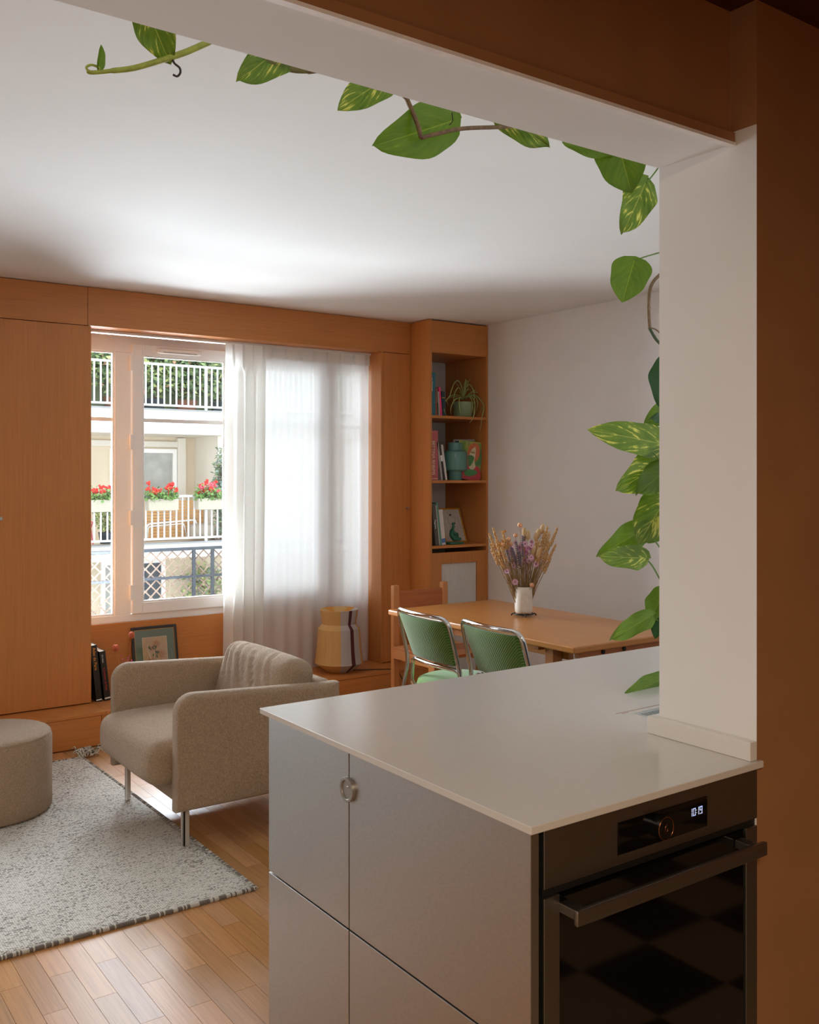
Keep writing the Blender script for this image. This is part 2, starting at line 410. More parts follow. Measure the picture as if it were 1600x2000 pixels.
mk('door_edge', bx(3.692, 3.7008, PY - .0005, PY + .0195, .1965, 2.349), M_oak_v, c2, bevel=0.0006)
mk('carcass', bx(3.702, 3.9275, PY + .021, WY - .03, .1925, 2.349), M_oak_v, c2)
# bench along the wall
bench = thing('window_bench', 'long low oak bench with flush drawers under the window', 'bench', (2.3, 5.54, 0))
for x0, x1 in ((0.3, 1.7025), (1.7035, 3.06), (3.061, 3.9285)): mk('bench_top', bx(x0, x1, 5.302, 5.771, .172, .190), M_oak_h, bench, bevel=0.001)
mk('bench_body', bx(0.3, 3.9285, 5.326, 5.771, .0005, .1715), M_oak_h, bench)
for x0, x1 in ((0.68, 1.6765), (1.7225, 2.70), (2.704, 3.80)): mk('drawer', bx(x0, x1, 5.306, 5.3255, .008, .1695), M_oak_h, bench, bevel=0.0008)
for x0, x1 in ((0.3, 0.677), (1.6795, 1.7195), (3.803, 3.9285)): mk('stile', bx(x0, x1, 5.306, 5.3255, .0005, .1715), M_oak_v, bench)

# ------------------------------------------------------------------ windows
def ring(x0, x1, y0, y1, z0, z1, wl, wr, wb, wt):
    b = B(); box(b, x0, x0 + wl, y0, y1, z0, z1); box(b, x1 - wr, x1, y0, y1, z0, z1)
    box(b, x0 + wl, x1 - wr, y0, y1, z0, z0 + wb); box(b, x0 + wl, x1 - wr, y0, y1, z1 - wt, z1); return b
win = struct(bpy.data.objects.new('window_1', None)); COL.objects.link(win); win.location = (2.68, 5.8, WZ0); WO[win.name] = Vector(win.location)
mx0, mx1, mx2, mx3 = 1.905, 2.005, 3.355, 3.455     # mullions between the side lights and the casements
b = ring(WX0, WX1, 5.775, 5.845, WZ0, 2.348, .05, .05, .045, .10); box(b, mx0, mx1, 5.775, 5.845, WZ0 + .045, 2.248); box(b, mx2, mx3, 5.775, 5.845, WZ0 + .045, 2.248)
mk('frame', b, M_pvc, win, bevel=0.003)
GB = 1.835
def bead(x0, x1, z0, z1, y0): return ring(x0, x1, y0, y0 + .012, z0, z1, .012, .012, .012, .012)
for x0, x1 in ((WX0 + .05, mx0), (mx3, WX1 - .05)):
    mk('glazing_bead', bead(x0, x1, WZ0 + .045, 2.248, 5.783), M_pvc, win, bevel=0.002)
    mk('glazing_bar', bx(x0, x1, 5.79, 5.83, GB - .013, GB + .013), M_pvc, win, bevel=0.004)
    mk('pane', bx(x0, x1, 5.808, 5.812, WZ0 + .045, 2.248), M_glass, win)
xc = (mx1 + mx2) / 2
for x0, x1, hx in ((mx1 + .002, xc - .001, mx1 - .006), (xc + .001, mx2 - .002, mx2 + .006)):
    cs = mk('casement', ring(x0, x1, 5.752, 5.80, 0.648, 2.300, .062, .062, .066, .066), M_pvc, win, bevel=0.003)
    mk('glazing_bead', bead(x0 + .062, x1 - .062, .714, 2.234, 5.757), M_pvc, cs, bevel=0.002)
    mk('glazing_bar', bx(x0 + .062, x1 - .062, 5.762, 5.80, GB - .013, GB + .013), M_pvc, cs, bevel=0.004)
    mk('pane', bx(x0 + .062, x1 - .062, 5.778, 5.782, .714, 2.234), M_glass, cs)
    for hz in (2.18, 1.70, 1.235, 0.78): mk('hinge', bx(hx - .009, hx + .009, 5.744, 5.7745, hz - .045, hz + .045), M_pvc, win, bevel=0.002)
b = B(); rbox(b, (.29, .035, .034), .012, 6, c=(2.30, 5.738, 2.267)); v = mk('trickle_vent', b, M_pvc, win, smooth='auto')
mk('vent_slot', bx(2.19, 2.41, 5.7195, 5.722, 2.2545, 2.2615), plain('vent_grey', (190, 186, 180)), v)
win2 = struct(mk('window_2', ring(VX0, VX1, 5.80, 5.86, VZ0, WZ1, .06, .06, .06, .06), M_pvc, bevel=.003))
mk('mullion', bx(-.60, -.53, 5.80, 5.86, VZ0 + .06, WZ1 - .06), M_pvc, win2); mk('pane', bx(VX0 + .06, VX1 - .06, 5.828, 5.832, VZ0 + .06, WZ1 - .06), M_glass, win2)
# skirting of the dining wall
struct(mk('baseboard_right', bx(RX - .014, RX, 1.44, 5.29, 0, .09), M_white, bevel=.003))

# ================================================================== kitchen island
CT = 0.92
def steel_doors():
    s = N('brushed_steel_front'); v = s.coord((1, 1, 1))
    cloud = s.noise(v, 3.2, 4, 0.6); fine = s.noise(s.coord((260, 90, 240)), 1.0, 3)
    s.l(s.ramp(fine, [(0.3, s2l((176, 174, 171))), (0.7, s2l((184, 182, 179)))]), s.p.inputs['Base Color'])
    s.p.inputs['Metallic'].default_value = 1.0
    rr = s.n('ShaderNodeMapRange'); rr.inputs['To Min'].default_value = 0.34; rr.inputs['To Max'].default_value = 0.44; s.l(cloud, rr.inputs['Value']); s.l(rr.outputs[0], s.p.inputs['Roughness'])
    return s.m
M_front = steel_doors()
M_ovst = plain('dark_oven_steel', (150, 146, 142), 0.38, 1, grain=0.03, gs=120)
M_worktop = plain('pale_composite_worktop', (206, 201, 194), 0.15, spec=0.5, grain=0.012, gs=60)
# worktop: end of the island, then on behind the wall, with a sink cut-out
SX0, SX1, SY0, SY1 = 1.79, 2.35, 1.520, 1.598 + 0.30
SY1 = 1.592
xs = [1.075, XP - .003, 1.711, SX0, SX1, 3.3]; ys = [1.170, 1.1795, 1.432, SY0, SY1, 2.160]
def keep(i, j):
    if j == 0: return i <= 1
    if j == 1: return i == 0
    return not (i == 3 and j == 3)
b = B(); cells(b, xs, ys, keep, .906, CT)
tag(mk('worktop', b, M_worktop, bevel=0.0015, seg=2), 'pale grey composite worktop covering the kitchen island', 'worktop')
b = B(); xs2 = [1.6805, XP - .001, 3.3]; ys2 = [1.180, 1.431, 1.447]
cells(b, xs2, ys2, lambda i, j: i == 0 or j == 1, CT + .0004, .9585)
tag(mk('upstand', b, plain('pale_upstand', (222, 218, 212), .3, grain=.012, gs=60), bevel=0.001), 'low pale upstand along the foot of the white pillar', 'upstand')
# stone trough let into the worktop
M_stone = plain('grey_granite', (170, 172, 170), 0.6, grain=0.45, gs=420)
b = B(); e = .0006
cells(b, [SX0 + e, SX0 + .016, SX1 - .016, SX1 - e], [SY0 + e, SY0 + .014, SY1 - .014, SY1 - e], lambda i, j: not (i == 1 and j == 1), .86, .9185)
box(b, SX0 + e, SX1 - e, SY0 + e, SY1 - e, .846, .8598)
tag(mk('stone_trough', b, M_stone, bevel=.001), 'narrow grey granite trough sunk into the worktop behind the pillar', 'trough')
b = B(); box(b, 1.752, 2.4, 1.6055, 1.6062, CT + .0002, CT + .0007); box(b, 1.765, 1.788, 1.597, 1.5976, CT + .0002, CT + .0007)
tag(mk('worktop_seam', b, M_brown), 'hairline brown seam in the worktop beside the granite trough', 'seam')

FX = 1.085
isl = thing('island_cabinet', 'brushed steel kitchen island cabinet with four flat fronts', 'cabinet', (1.4, 1.65, 0))
b = B(); box(b, FX + .021, 1.7, 1.80, 2.128, .10, .9055); box(b, FX + .0195, 1.1045, 1.19, 1.80, .10, .9055); box(b, 1.1045, 1.7, 1.752, 1.80, .10, .9055); box(b, 1.705, 3.25, 1.45, 2.128, .10, .845); box(b, 1.705, 3.25, 1.60, 2.128, .845, .9055)
mk('carcass', b, plain('cabinet_carcass_black', (22, 20, 19), 0.6), isl)
mk('plinth', bx(FX + .05, 3.2, 1.24, 2.08, .0005, .0995), plain('plinth_grey', (110, 108, 105), .5), isl)
G0 = 1.7545
doors = []
for (y0, y1) in ((1.182, G0 - .0018), (G0 + .0018, 2.130)):
    for (z0, z1) in ((.105, .5205), (.5245, .9035)):
        doors.append(mk('door', bx(FX, FX + .019, y0, y1, z0, z1), M_front, isl, bevel=0.0012))
# round pull straddling the two upper fronts
b = B(); R = 0.0265
prof = [(0.0, .0042), (R * .72, .0042), (R * .75, .0068), (R * .79, .0076), (R * .97, .0076), (R, .0066), (R, 0.0)]
lathe(b, prof, n=48, cap0=False, cap1=True)
for v in b.verts: v.co = Vector((FX - v.co.z, G0 + .001 + v.co.x, .824 + v.co.y))
hd = plabel(mk('handle', b, plain('handle_grey', (150, 146, 140), .38, .6, grain=.02), doors[3], smooth='auto', angle=30), 'round recessed grey pull')
b = B(); ball(b, (FX - .0042, G0 + .001 - .004, .831), .0028, 2); mk('screw', b, M_chrome, hd, smooth=True)

# ------------------------------------------------------------------ oven
ov = thing('oven', 'built-in dark steel oven with black glass door and clock display', 'oven', (1.41, 1.4, .10))
OX0, OX1, OY = 1.1125, 1.7012, 1.1785
M_ovg = plain('black_oven_glass', (9, 8, 8), 0.06, spec=0.5, grain=0.05)
M_void = plain('oven_gap_black', (8, 8, 8), .6)
b = bx(1.1115, 1.7005, 1.2165, 1.745, .11, .9035); box(b, OX0 + .001, OX1, OY + .006, 1.2165, .789, .803)
mk('body', b, M_void, ov)
cp = mk('control_panel', bx(OX0, OX1, OY, 1.216, .8035, .9045), M_ovst, ov, bevel=0.001)
b = B(); rbox(b, (.250, .003, .0585), .0014, 4, c=(1.415, OY - .0005, .8505)); dp = mk('display', b, M_ovg, cp, smooth='auto')
# dial
b = B(); lathe(b, [(0.0, .0195), (.0185, .0195), (.0205, .018), (.0205, 0)], n=40, cap0=False)
for v in b.verts: v.co = Vector((1.396 + v.co.x, OY - .002 - v.co.z, .853 + v.co.y))
kb = plabel(mk('dial', b, plain('dial_black', (14, 12, 11), .3), cp, smooth='auto', angle=30), 'round black dial with a copper rim')
M_cop = plain('copper_rim', (186, 120, 78), .25, 1)
b = B(); tube(b, [(1.396 + .0203 * math.cos(a * PI / 20), OY - .0212, .853 + .0203 * math.sin(a * PI / 20)) for a in range(40)], .0008, 6, closed=True); mk('rim', b, M_cop, kb, smooth=True)
b = B(); ic = [(1.396 + .0036 * math.cos(a), OY - .0217, .8505 + .0036 * math.sin(a)) for a in [PI * 2 * k / 20 for k in range(20)]]
tube(b, ic, .00045, 5, closed=True); tube(b, catmull([(1.3927, OY - .0217, .852), (1.3935, OY - .0217, .8565), (1.3985, OY - .0217, .861)], 4), .00045, 5); tube(b, [(1.3925, OY - .0217, .8445), (1.3995, OY - .0217, .8445)], .0004, 5)
mk('dial_symbol', b, M_cop, kb)
# seven-segment clock 10:19
SEG = {'0': 'abcdef', '1': 'bc', '9': 'abcdfg'}
b = B(); sw, sh, st = .0072, .0142, .0013; x = 1.4935; z0 = .8500; yy = OY - .0024
def seg(bm, x, k):
    m = {'a': (x, x + sw, z0 + sh - st, z0 + sh), 'd': (x, x + sw, z0, z0 + st), 'g': (x, x + sw, z0 + sh / 2 - st / 2, z0 + sh / 2 + st / 2),
         'f': (x, x + st, z0 + sh / 2 + st * .4, z0 + sh), 'e': (x, x + st, z0, z0 + sh / 2 - st * .4), 'b': (x + sw - st, x + sw, z0 + sh / 2 + st * .4, z0 + sh), 'c': (x + sw - st, x + sw, z0, z0 + sh / 2 - st * .4)}[k]
    box(bm, m[0], m[1], yy - .0002, yy + .0006, m[2], m[3])
for xx, ch in ((1.4865, '1'), (1.4965, '0'), (1.5065, '1'), (1.5165, '9')):
    for k in SEG[ch]: seg(b, xx, k)
for zz in (.8545, .8595): box(b, 1.5057, 1.5069, yy - .0002, yy + .0006, zz - .0006, zz + .0006)
plabel(mk('clock_digits', b, plain('clock_light', (190, 205, 240), .5, emit=0.55), dp), 'lit white digits reading 10:19')
# door: steel stiles, glass, handle
od = mk('door', bx(OX0 + .0365, OX1 - .0365, OY + .004, 1.214, .135, .787), M_ovg, ov)
for x0, x1 in ((OX0, OX0 + .036), (OX1 - .036, OX1)): mk('door_stile', bx(x0, x1, OY, 1.214, .135, .7885), M_ovst, ov, bevel=0.001)
mk('door_top_rail', bx(OX0 + .0365, OX1 - .0365, OY + .008, 1.212, .7875, .7915), M_void, od)
b = B(); rbox(b, (.522, .011, .0275), .003, 6, c=(1.402, 1.1335, .7655)); hh = mk('handle', b, M_ovst, od, smooth='auto')
for x in (1.16, 1.643): mk('handle_post', bx(x - .012, x + .012, 1.139, OY + .0035, .757, .774), M_ovst, hh, bevel=.002)

# ================================================================== bookcase
bc = thing('bookcase', 'built-in oak bookcase with open shelves in the corner', 'bookcase', (4.19, 5.53, 0))
BX0, BX1, BY = 3.930, 4.4535, 5.300
mk('side_panel', bx(BX0, BX0 + .019, BY, WY - .005, .0005, 2.571), M_oak_v, bc, bevel=.0008)
mk('side_panel', bx(BX1 - .019, BX1, BY, WY - .005, .0005, 2.571), M_oak_v, bc, bevel=.0008)
mk('header_panel', bx(BX0 + .0195, BX1 - .0195, BY + .001, BY + .02, 2.345, 2.566), M_oak_h, bc, bevel=.0008)
mk('top_board', bx(BX0 + .0195, BX1 - .0195, BY + .0205, WY - .03, 2.345, 2.363), M_oak_h, bc)
SHZ = (1.910, 1.460, 1.006)
for z in SHZ: mk('shelf', bx(BX0 + .0195, BX1 - .0195, BY + .0005, WY - .02, z - .0185, z), M_oak_h, bc, bevel=.0008)
mk('back_panel', bx(BX0 + .0195, BX1 - .0195, WY - .0195, WY - .006, .0005, 2.344), plain('grey_white_back', (200, 194, 186), .8, grain=.02), bc)
DZ = .957
dr = mk('door', ring(BX0 + .0205, BX1 - .0205, BY + .001, BY + .02, .02, DZ, .083, .083, .09, .078), M_oak_v, bc, bevel=.0008)
gx0, gx1, gz0, gz1 = BX0 + .1035, BX1 - .1035, .11, DZ - .078
M_grille = plain('white_grille', (222, 218, 212), .45, grain=.02)
b = B(); k = 0
n = int((gx1 - gx0) / .007)
for i in range(n):
    xx = gx0 + .001 + i * .007
    tube(b, [(xx + .0025, BY + .012, gz0), (xx + .0025, BY + .012, gz1)], .0026, 6)
for j in range(int((gz1 - gz0) / .012)):
    zz = gz0 + .004 + j * .012; box(b, gx0, gx1, BY + .0125, BY + .0145, zz, zz + .004)
mk('radiator_grille', b, M_grille, dr)
mk('grille_backing', bx(gx0, gx1, BY + .016, BY + .018, gz0, gz1), plain('grille_back', (150, 146, 142), .6), dr)

# ------------------------------------------------------------------ books
def cov(name, c, rough=.45): return plain('cover_' + name, c, rough, grain=.06, gs=30)
def book(x, z, w_, h_, dep, y, cover, label, lean=0, name='book', group=None, paper=M_paper, text=None, tcol=None, tsize=.012, tz=.5, band=None):
    """upright book: x = left foot of the spine, leaning to the right or left by `lean` about that foot"""
    t = thing(name, label, 'book', (x, y, z), group=group, local=True)
    t.rotation_euler = (0, lean, 0)
    b = B(); c = min(.0022, w_ * .18)
    box(b, 0, c, 0, dep, 0, h_); box(b, w_ - c, w_, 0, dep, 0, h_); box(b, c, w_ - c, 0, c, 0, h_)
    cv = mk('cover', b, cover, t, local=True)
    mk('pages', bx(c * 1.02, w_ - c * 1.02, c * 1.05, dep - .004, .002, h_ - .003), paper, t, local=True)
    if text:
        o = text_mesh(text, tsize, tcol, 'spine_lettering', cv, basis((w_ / 2 - tsize * .34, -.0004, h_ * tz), (0, 0, -1), (1, 0, 0), (0, -1, 0)))
    if band: mk('spine_band', bx(.0005, w_ - .0005, -.0006, .0003, h_ * band[0], h_ * band[1]), band[2], cv, local=True)
    return t
ZS1, ZS2, ZS3 = [z + .0005 for z in SHZ]
M_cream = plain('cream_ink', (236, 220, 186), .6); M_wht = plain('white_ink', (228, 226, 222), .6); M_gold = plain('gold_ink', (186, 150, 82), .4)
yb = 5.335
def X(px, y): return atY(px, 800, y).x
bk = lambda px0, px1: (X(px0, yb), X(px1, yb) - X(px0, yb) - .0015)
x, w_ = bk(843.0, 851.2); book(BX0 + .021, ZS1, X(851.2, yb) - BX0 - .022, .300, .21, yb, cov('teal', (40, 112, 128)), 'tall teal paperback at the left of the top shelf', text='un barrage', tcol=M_wht, tsize=.022, tz=.88)
x, w_ = bk(851.3, 853.6); book(x, ZS1, w_, .195, .14, yb, cov('rust', (176, 78, 44)), 'thin rust-red book beside the tall teal one', lean=-.03)
x, w_ = bk(853.8, 857.4); book(x, ZS1, w_, .200, .15, yb, cov('taupe', (120, 108, 98)), 'slim grey-brown book beside the rust-red one', lean=-.055, band=(.05, .45, cov('dkgrey', (70, 64, 60))))
x, w_ = bk(857.6, 860.4); book(x, ZS1, w_, .168, .14, yb, cov('palegrey', (176, 168, 162)), 'short pale grey book leaning beside the pink one', lean=-.065)
x, w_ = bk(860.6, 864.2); book(x, ZS1, w_, .201, .15, yb, cov('pink', (232, 62, 118)), 'bright pink paperback leaning on the top shelf', lean=-.075)
x, w_ = bk(864.6, 871.0); book(x, ZS1, w_, .172, .13, yb, cov('petrol', (28, 58, 70)), 'dark petrol-blue book with gold marks on the top shelf', lean=-.045, band=(.72, .76, M_gold))
# middle shelf
x, w_ = bk(843.6, 855.9); book(BX0 + .021, ZS2, X(855.9, yb) - BX0 - .022, .345, .27, yb, cov('rose', (178, 92, 96)), 'large rose-pink art book with cream handwritten spine lettering', text='BETTINA RHEIMS', tcol=M_cream, tsize=.0315, tz=.80, band=(.028, .036, M_cream))
x, w_ = bk(862.2, 865.8); book(x, ZS2, w_, .268, .21, yb, cov('lightgrey', (168, 164, 160)), 'pale grey magazine leaning beside the rose art book', lean=-.15, name='magazine')
x, w_ = bk(866.0, 870.2); book(x, ZS2, w_, .266, .21, yb, cov('charcoal', (52, 48, 47)), 'dark magazine with white spine print leaning between pale ones', lean=-.155, name='magazine', band=(.50, .66, M_wht))
x, w_ = bk(870.4, 874.6); book(x, ZS2, w_, .250, .20, yb, cov('offwhite', (206, 200, 194)), 'off-white magazine leaning nearest the teal vase', lean=-.16, name='magazine')
# lowest shelf
x, w_ = bk(851.2, 858.4); book(x, ZS3, w_, .290, .23, yb, cov('slate', (88, 86, 82)), 'slate grey book leaning at the left of the lowest shelf', lean=-.118, text='Magritte', tcol=M_wht, tsize=.019, tz=.62)
x, w_ = bk(858.5, 860.0); book(x, ZS3, w_ + .001, .282, .22, yb, cov('ivory', (198, 190, 174)), 'very thin ivory booklet squeezed between grey and green books', lean=-.122)
x, w_ = bk(860.2, 863.4); book(x, ZS3, w_, .300, .22, yb, cov('seagreen', (92, 152, 130)), 'sea-green book leaning on the lowest shelf', lean=-.122)
x, w_ = bk(863.8, 871.5); book(x, ZS3, w_, .250, .19, yb, cov('whitebook', (208, 202, 196)), 'white paperback with a blue mark leaning on the lowest shelf', lean=-.125, band=(.06, .18, plain('blue_ink', (70, 120, 180), .5)))

# ------------------------------------------------------------------ teal vase
def shade_glass(name, c, rough=.08, trans=.55):
    s = N(name); s.p.inputs['Base Color'].default_value = s2l(c); s.p.inputs['Roughness'].default_value = rough; s.p.inputs['Transmission Weight'].default_value = trans; s.p.inputs['IOR'].default_value = 1.45
    v = s.coord((2, 2, 30)); s.bump(s.noise(v, 1.0, 2), .05, .001); return s.m
vc = Vector((X(889, 5.39), 5.39, ZS2)); k = 1.0
b = B(); lathe(b, [(.0475, 0), (.0495, .004), (.0495, .052), (.052, .062), (.078, .066), (.0855, .074), (.0870, .085), (.0870, .185), (.0855, .198), (.078, .206), (.060, .209), (.0530, .214), (.0515, .222), (.0515, .266), (.0495, .268), (.0475, .262), (.0475, .215), (.080, .200), (.083, .09), (.045, .06), (.045, .008), (.0, .008)], vc, 48, cap1=False)
tag(mk('glass_vase', b, shade_glass('teal_glass', (104, 156, 146), .08, .3), smooth='auto', angle=35), 'squat teal glass vase with stepped neck and foot on the middle shelf', 'vase')
# painted-cover books behind it
ax = thing('art_book', 'square book with a red, green and orange painted portrait cover', 'book', (4.335, 5.50, ZS2), rz=0, local=True)
ax.rotation_euler = (math.radians(-4), .115, math.radians(-26)); ax.location = (X(937, 5.345) - .155, 5.424, ZS2 + .020)
Wb, Hb = .175, .272
mk('pages', bx(.001, Wb - .001, .0022, .015, .001, Hb - .001), M_paper, ax, local=True)
def painted():
    s = N('painted_cover'); v = s.coord((1, 1, 1)); n1 = s.noise(v, 9, 3); 
    s.l(s.ramp(n1, [(0.36, s2l((52, 104, 30))), (.5, s2l((98, 140, 26))), (.6, s2l((168, 160, 30))), (.68, s2l((60, 110, 70)))]), s.p.inputs['Base Color']); s.p.inputs['Roughness'].default_value = .4; return s.m
cvr = mk('cover', bx(0, Wb, 0, .002, 0, Hb), painted(), ax, local=True); mk('back_cover', bx(0, Wb, .0152, .0175, 0, Hb), plain('ivory_board', (214, 190, 160), .6), ax, local=True)
def flat(pts, col, nm, parent, y, sm=True):
    b = B(); P = catmull([(p[0], y, p[1]) for p in pts], 5, closed=True) if sm else [Vector((p[0], y, p[1])) for p in pts]
    f = b.faces.new([b.verts.new(p) for p in P]); r = bmesh.ops.extrude_face_region(b, geom=[f]); bmesh.ops.translate(b, verts=[v for v in r['geom'] if isinstance(v, bmesh.types.BMVert)], vec=(0, .0003, 0))
    return mk(nm, b, col, parent, local=True)
pnt = lambda n_, c: plain('paint_' + n_, c, .4, grain=.15, gs=60)
flat([(.035, 0), (.02, .05), (.04, .095), (.085, .105), (.13, .10), (.165, .085), (.172, .0)], pnt('red', (178, 24, 24)), 'painted_shape', cvr, -.0004)
flat([(.075, .10), (.068, .16), (.075, .235), (.11, .262), (.145, .25), (.158, .20), (.15, .155), (.13, .13)], pnt('orange', (196, 92, 20)), 'painted_shape', cvr, -.0005)
flat([(.085, .09), (.08, .15), (.09, .20), (.118, .235), (.128, .20), (.125, .13), (.135, .09), (.11, .065)], pnt('cream', (206, 190, 150)), 'painted_shape', cvr, -.0008)
flat([(.075, .135), (.07, .165), (.095, .172), (.118, .16), (.115, .13), (.095, .092), (.08, .10)], pnt('green', (64, 118, 30)), 'painted_shape', cvr, -.0011)
flat([(.088, .192), (.096, .20), (.122, .197), (.12, .187), (.1, .186)], pnt('ochre', (150, 128, 30)), 'painted_shape', cvr, -.0011)
flat([(.06, .03), (.065, .06), (.10, .07), (.15, .06), (.14, .035), (.09, .02)], pnt('leafgreen', (58, 130, 44)), 'painted_shape', cvr, -.0009)
bk2 = thing('art_book', 'black and white framed booklet standing behind the painted portrait book', 'book', (4.36, 5.6, ZS2), local=True); bk2.rotation_euler = (math.radians(-5), 0, math.radians(-26)); bk2.location = (4.432 - .150, 5.478, ZS2 + .002)
mk('cover', bx(0, .165, 0, .004, 0, .295), plain('greyboard', (150, 146, 142), .5), bk2, local=True); mk('cover_picture', bx(.012, .153, -.0006, .0002, .012, .283), plain('ink_black', (26, 26, 27), .4), bk2, local=True); mk('pages', bx(.001, .164, .0042, .016, .001, .293), M_paper, bk2, local=True)

# ------------------------------------------------------------------ framed drawing and figurine on the lowest shelf
fr = thing('picture_frame', 'gold-framed charcoal figure drawing leaning on the lowest shelf', 'picture', (4.115, 5.58, ZS3), local=True); fr.rotation_euler = (math.radians(-21), 0, 0); fr.location = (X(913.5, 5.50) - .20, 5.50, ZS3 + .001)
FW, FH = .20, .265
M_goldf = plain('gilt', (214, 158, 62), .35, .5, grain=.1)
mk('frame', ring(0, FW, 0, .014, 0, FH, .012, .012, .012, .012), M_goldf, fr, local=True, bevel=.002)
mk('backing', bx(.006, FW - .006, .008, .012, .006, FH - .006), plain('kraft', (120, 90, 60), .8), fr, local=True)
dw = mk('drawing_paper', bx(.011, FW - .011, .005, .0075, .011, FH - .011), plain('drawing_paper', (196, 186, 174), .8, grain=.04), fr, local=True)
b = B(); L = lambda pts: tube(b, catmull([(p[0], .0046, p[1]) for p in pts], 5), .0006, 4)
L([(.085, .235), (.078, .222), (.084, .208), (.10, .205), (.11, .215), (.106, .232), (.095, .24), (.085, .235)]); L([(.09, .206), (.084, .196), (.07, .186), (.07, .16), (.08, .13)]); L([(.106, .208), (.122, .196), (.135, .19), (.13, .16), (.122, .13)])
L([(.135, .19), (.15, .198), (.162, .17), (.168, .12), (.178, .10)]); L([(.075, .13), (.085, .10), (.11, .085), (.14, .10), (.15, .13)]); L([(.14, .09), (.16, .085), (.18, .085)]); L([(.08, .09), (.1, .06), (.14, .055), (.178, .075)])
mk('charcoal_line', b, plain('charcoal_line', (72, 66, 62), .9), dw, local=True)
b = B(); ball(b, (.1, .0048, .212), .010, 2, (1, .06, .8)); mk('charcoal_shade', b, plain('charcoal_line', (72, 66, 62), .9), dw, local=True)
# green seated figurine
fg = thing('figurine', 'small green sculpture of a seated figure on the lowest shelf', 'sculpture', (X(886, 5.37), 5.37, ZS3), local=True)
M_fig = plain('green_patina', (44, 106, 80), .5, grain=.15, gs=60)
b = B(); rbox(b, (.125, .06, .016), .004, 5, c=(.01, 0, .008)); mk('plinth', b, M_fig, fg, local=True, smooth='auto')
me = bpy.data.meshes.new('figure')
VJ = [(-.018, 0, .034), (-.024, 0, .058), (-.016, 0, .086), (-.006, 0, .104), (.004, 0, .128),      # pelvis chest neck head
      (.020, .014, .034), (.046, .016, .072), (.050, .014, .026), (.064, .014, .021),                # left leg, knee raised
      (.018, -.014, .030), (.056, -.020, .030), (.020, -.026, .025), (.006, -.026, .022),            # right leg folded flat
      (-.014, .019, .090), (.006, .024, .066), (.036, .015, .074), (-.014, -.019, .090), (.0, -.024, .062), (.030, -.004, .073)]
EJ = [(0, 1), (1, 2), (2, 3), (3, 4), (0, 5), (5, 6), (6, 7), (7, 8), (0, 9), (9, 10), (10, 11), (11, 12), (2, 13), (13, 14), (14, 15), (2, 16), (16, 17), (17, 18)]
RJ = [.020, .019, .020, .008, .0145, .014, .011, .008, .006, .014, .0105, .008, .006, .008, .0072, .0055, .008, .0072, .0055]
me.from_pydata(VJ, EJ, []); me.materials.append(M_fig); o = link_mesh('figure', me, fg); o.location = (0, 0, .006)
sk = o.modifiers.new('skin', 'SKIN'); 
for v, r in zip(me.skin_vertices[0].data, RJ): v.radius = (r, r)
me.skin_vertices[0].data[0].use_root = True
s_ = o.modifiers.new('sub', 'SUBSURF'); s_.levels = 2; s_.render_levels = 2
b = B(); ball(b, (-.004, 0, .143), .0115, 2); ball(b, (.006, 0, .148), .009, 2, (1.2, 1.1, .8)); mk('hair', b, M_fig, fg, local=True, smooth=True)

# ================================================================== armchair
M_bou = cloth('taupe_boucle', (174, 150, 125), 230, .9, .007, .28, .2)
ac = thing('armchair', 'taupe bouclé armchair with steel legs beside the rug', 'armchair', (1.80, 4.0, 0), local=True)
# local: x towards the back, y across (far side +); the chair looks along -X
def arm(s):
    # side profile with a soft upper front corner, swept across the thickness with rounded edges
    P = [(-.37, .168), (-.37, .552)] + [(-.37 + .078 - .078 * math.cos(a), .552 + .078 * math.sin(a)) for a in [PI / 2 * k / 10 for k in range(1, 11)]]
    P += [(-.29 + .66 * k / 12, .630 - .036 * k / 12) for k in range(1, 12)] + [(.378, .594), (.378, .168)]
    m = len(P); c = []
    for i in range(m):
        a, d = Vector(P[i - 1]), Vector(P[(i + 1) % m]); t = (d - a).normalized(); c.append(Vector((t.y, -t.x)))     # inward normal
    b = B(); rings = []; th, r = .0375, .026
    for q in range(-8, 9):
        f = q / 8 * PI / 2; y = (th - r) * (1 if q > 0 else -1 if q < 0 else 0) + r * math.sin(f); ins = r * (1 - math.cos(f))
        rings.append([b.verts.new((P[i][0] + c[i].x * ins, s * .3775 + y, P[i][1] + c[i].y * ins)) for i in range(m)])
    for a, d in zip(rings, rings[1:]):
        for i in range(m): b.faces.new((a[i], a[(i + 1) % m], d[(i + 1) % m], d[i]))
    b.faces.new(rings[0][::-1]); b.faces.new(rings[-1]); return b
for s in (-1, 1): mk('arm', arm(s), M_bou, ac, local=True, smooth='auto', angle=50)
b = B(); rbox(b, (.085, .70, .432), .03, 10, None, (.335, 0, .381)); mk('backrest', b, M_bou, ac, local=True, smooth=True)
b = B(); rbox(b, (.66, .685, .085), .02, 8, None, (.0, 0, .208)); mk('seat_base', b, M_bou, ac, local=True, smooth=True)
def seatf(p):
    u = (p.x + .36) / .72; v = p.y / .34
    cr = (1 - min(1, (2 * u - 1) ** 4)) * (1 - min(1, v ** 4))
    if p.z > 0: p.z += .022 * cr
    if p.x < -.2: p.x -= .020 * (1 - v ** 4) * (1 - (p.z / .1) ** 2 * .4)
    return p
b = B(); rbox(b, (.68, .675, .175), .062, 18, seatf, (-.105, 0, .338)); sc_ = mk('seat_cushion', b, M_bou, ac, local=True, smooth=True)
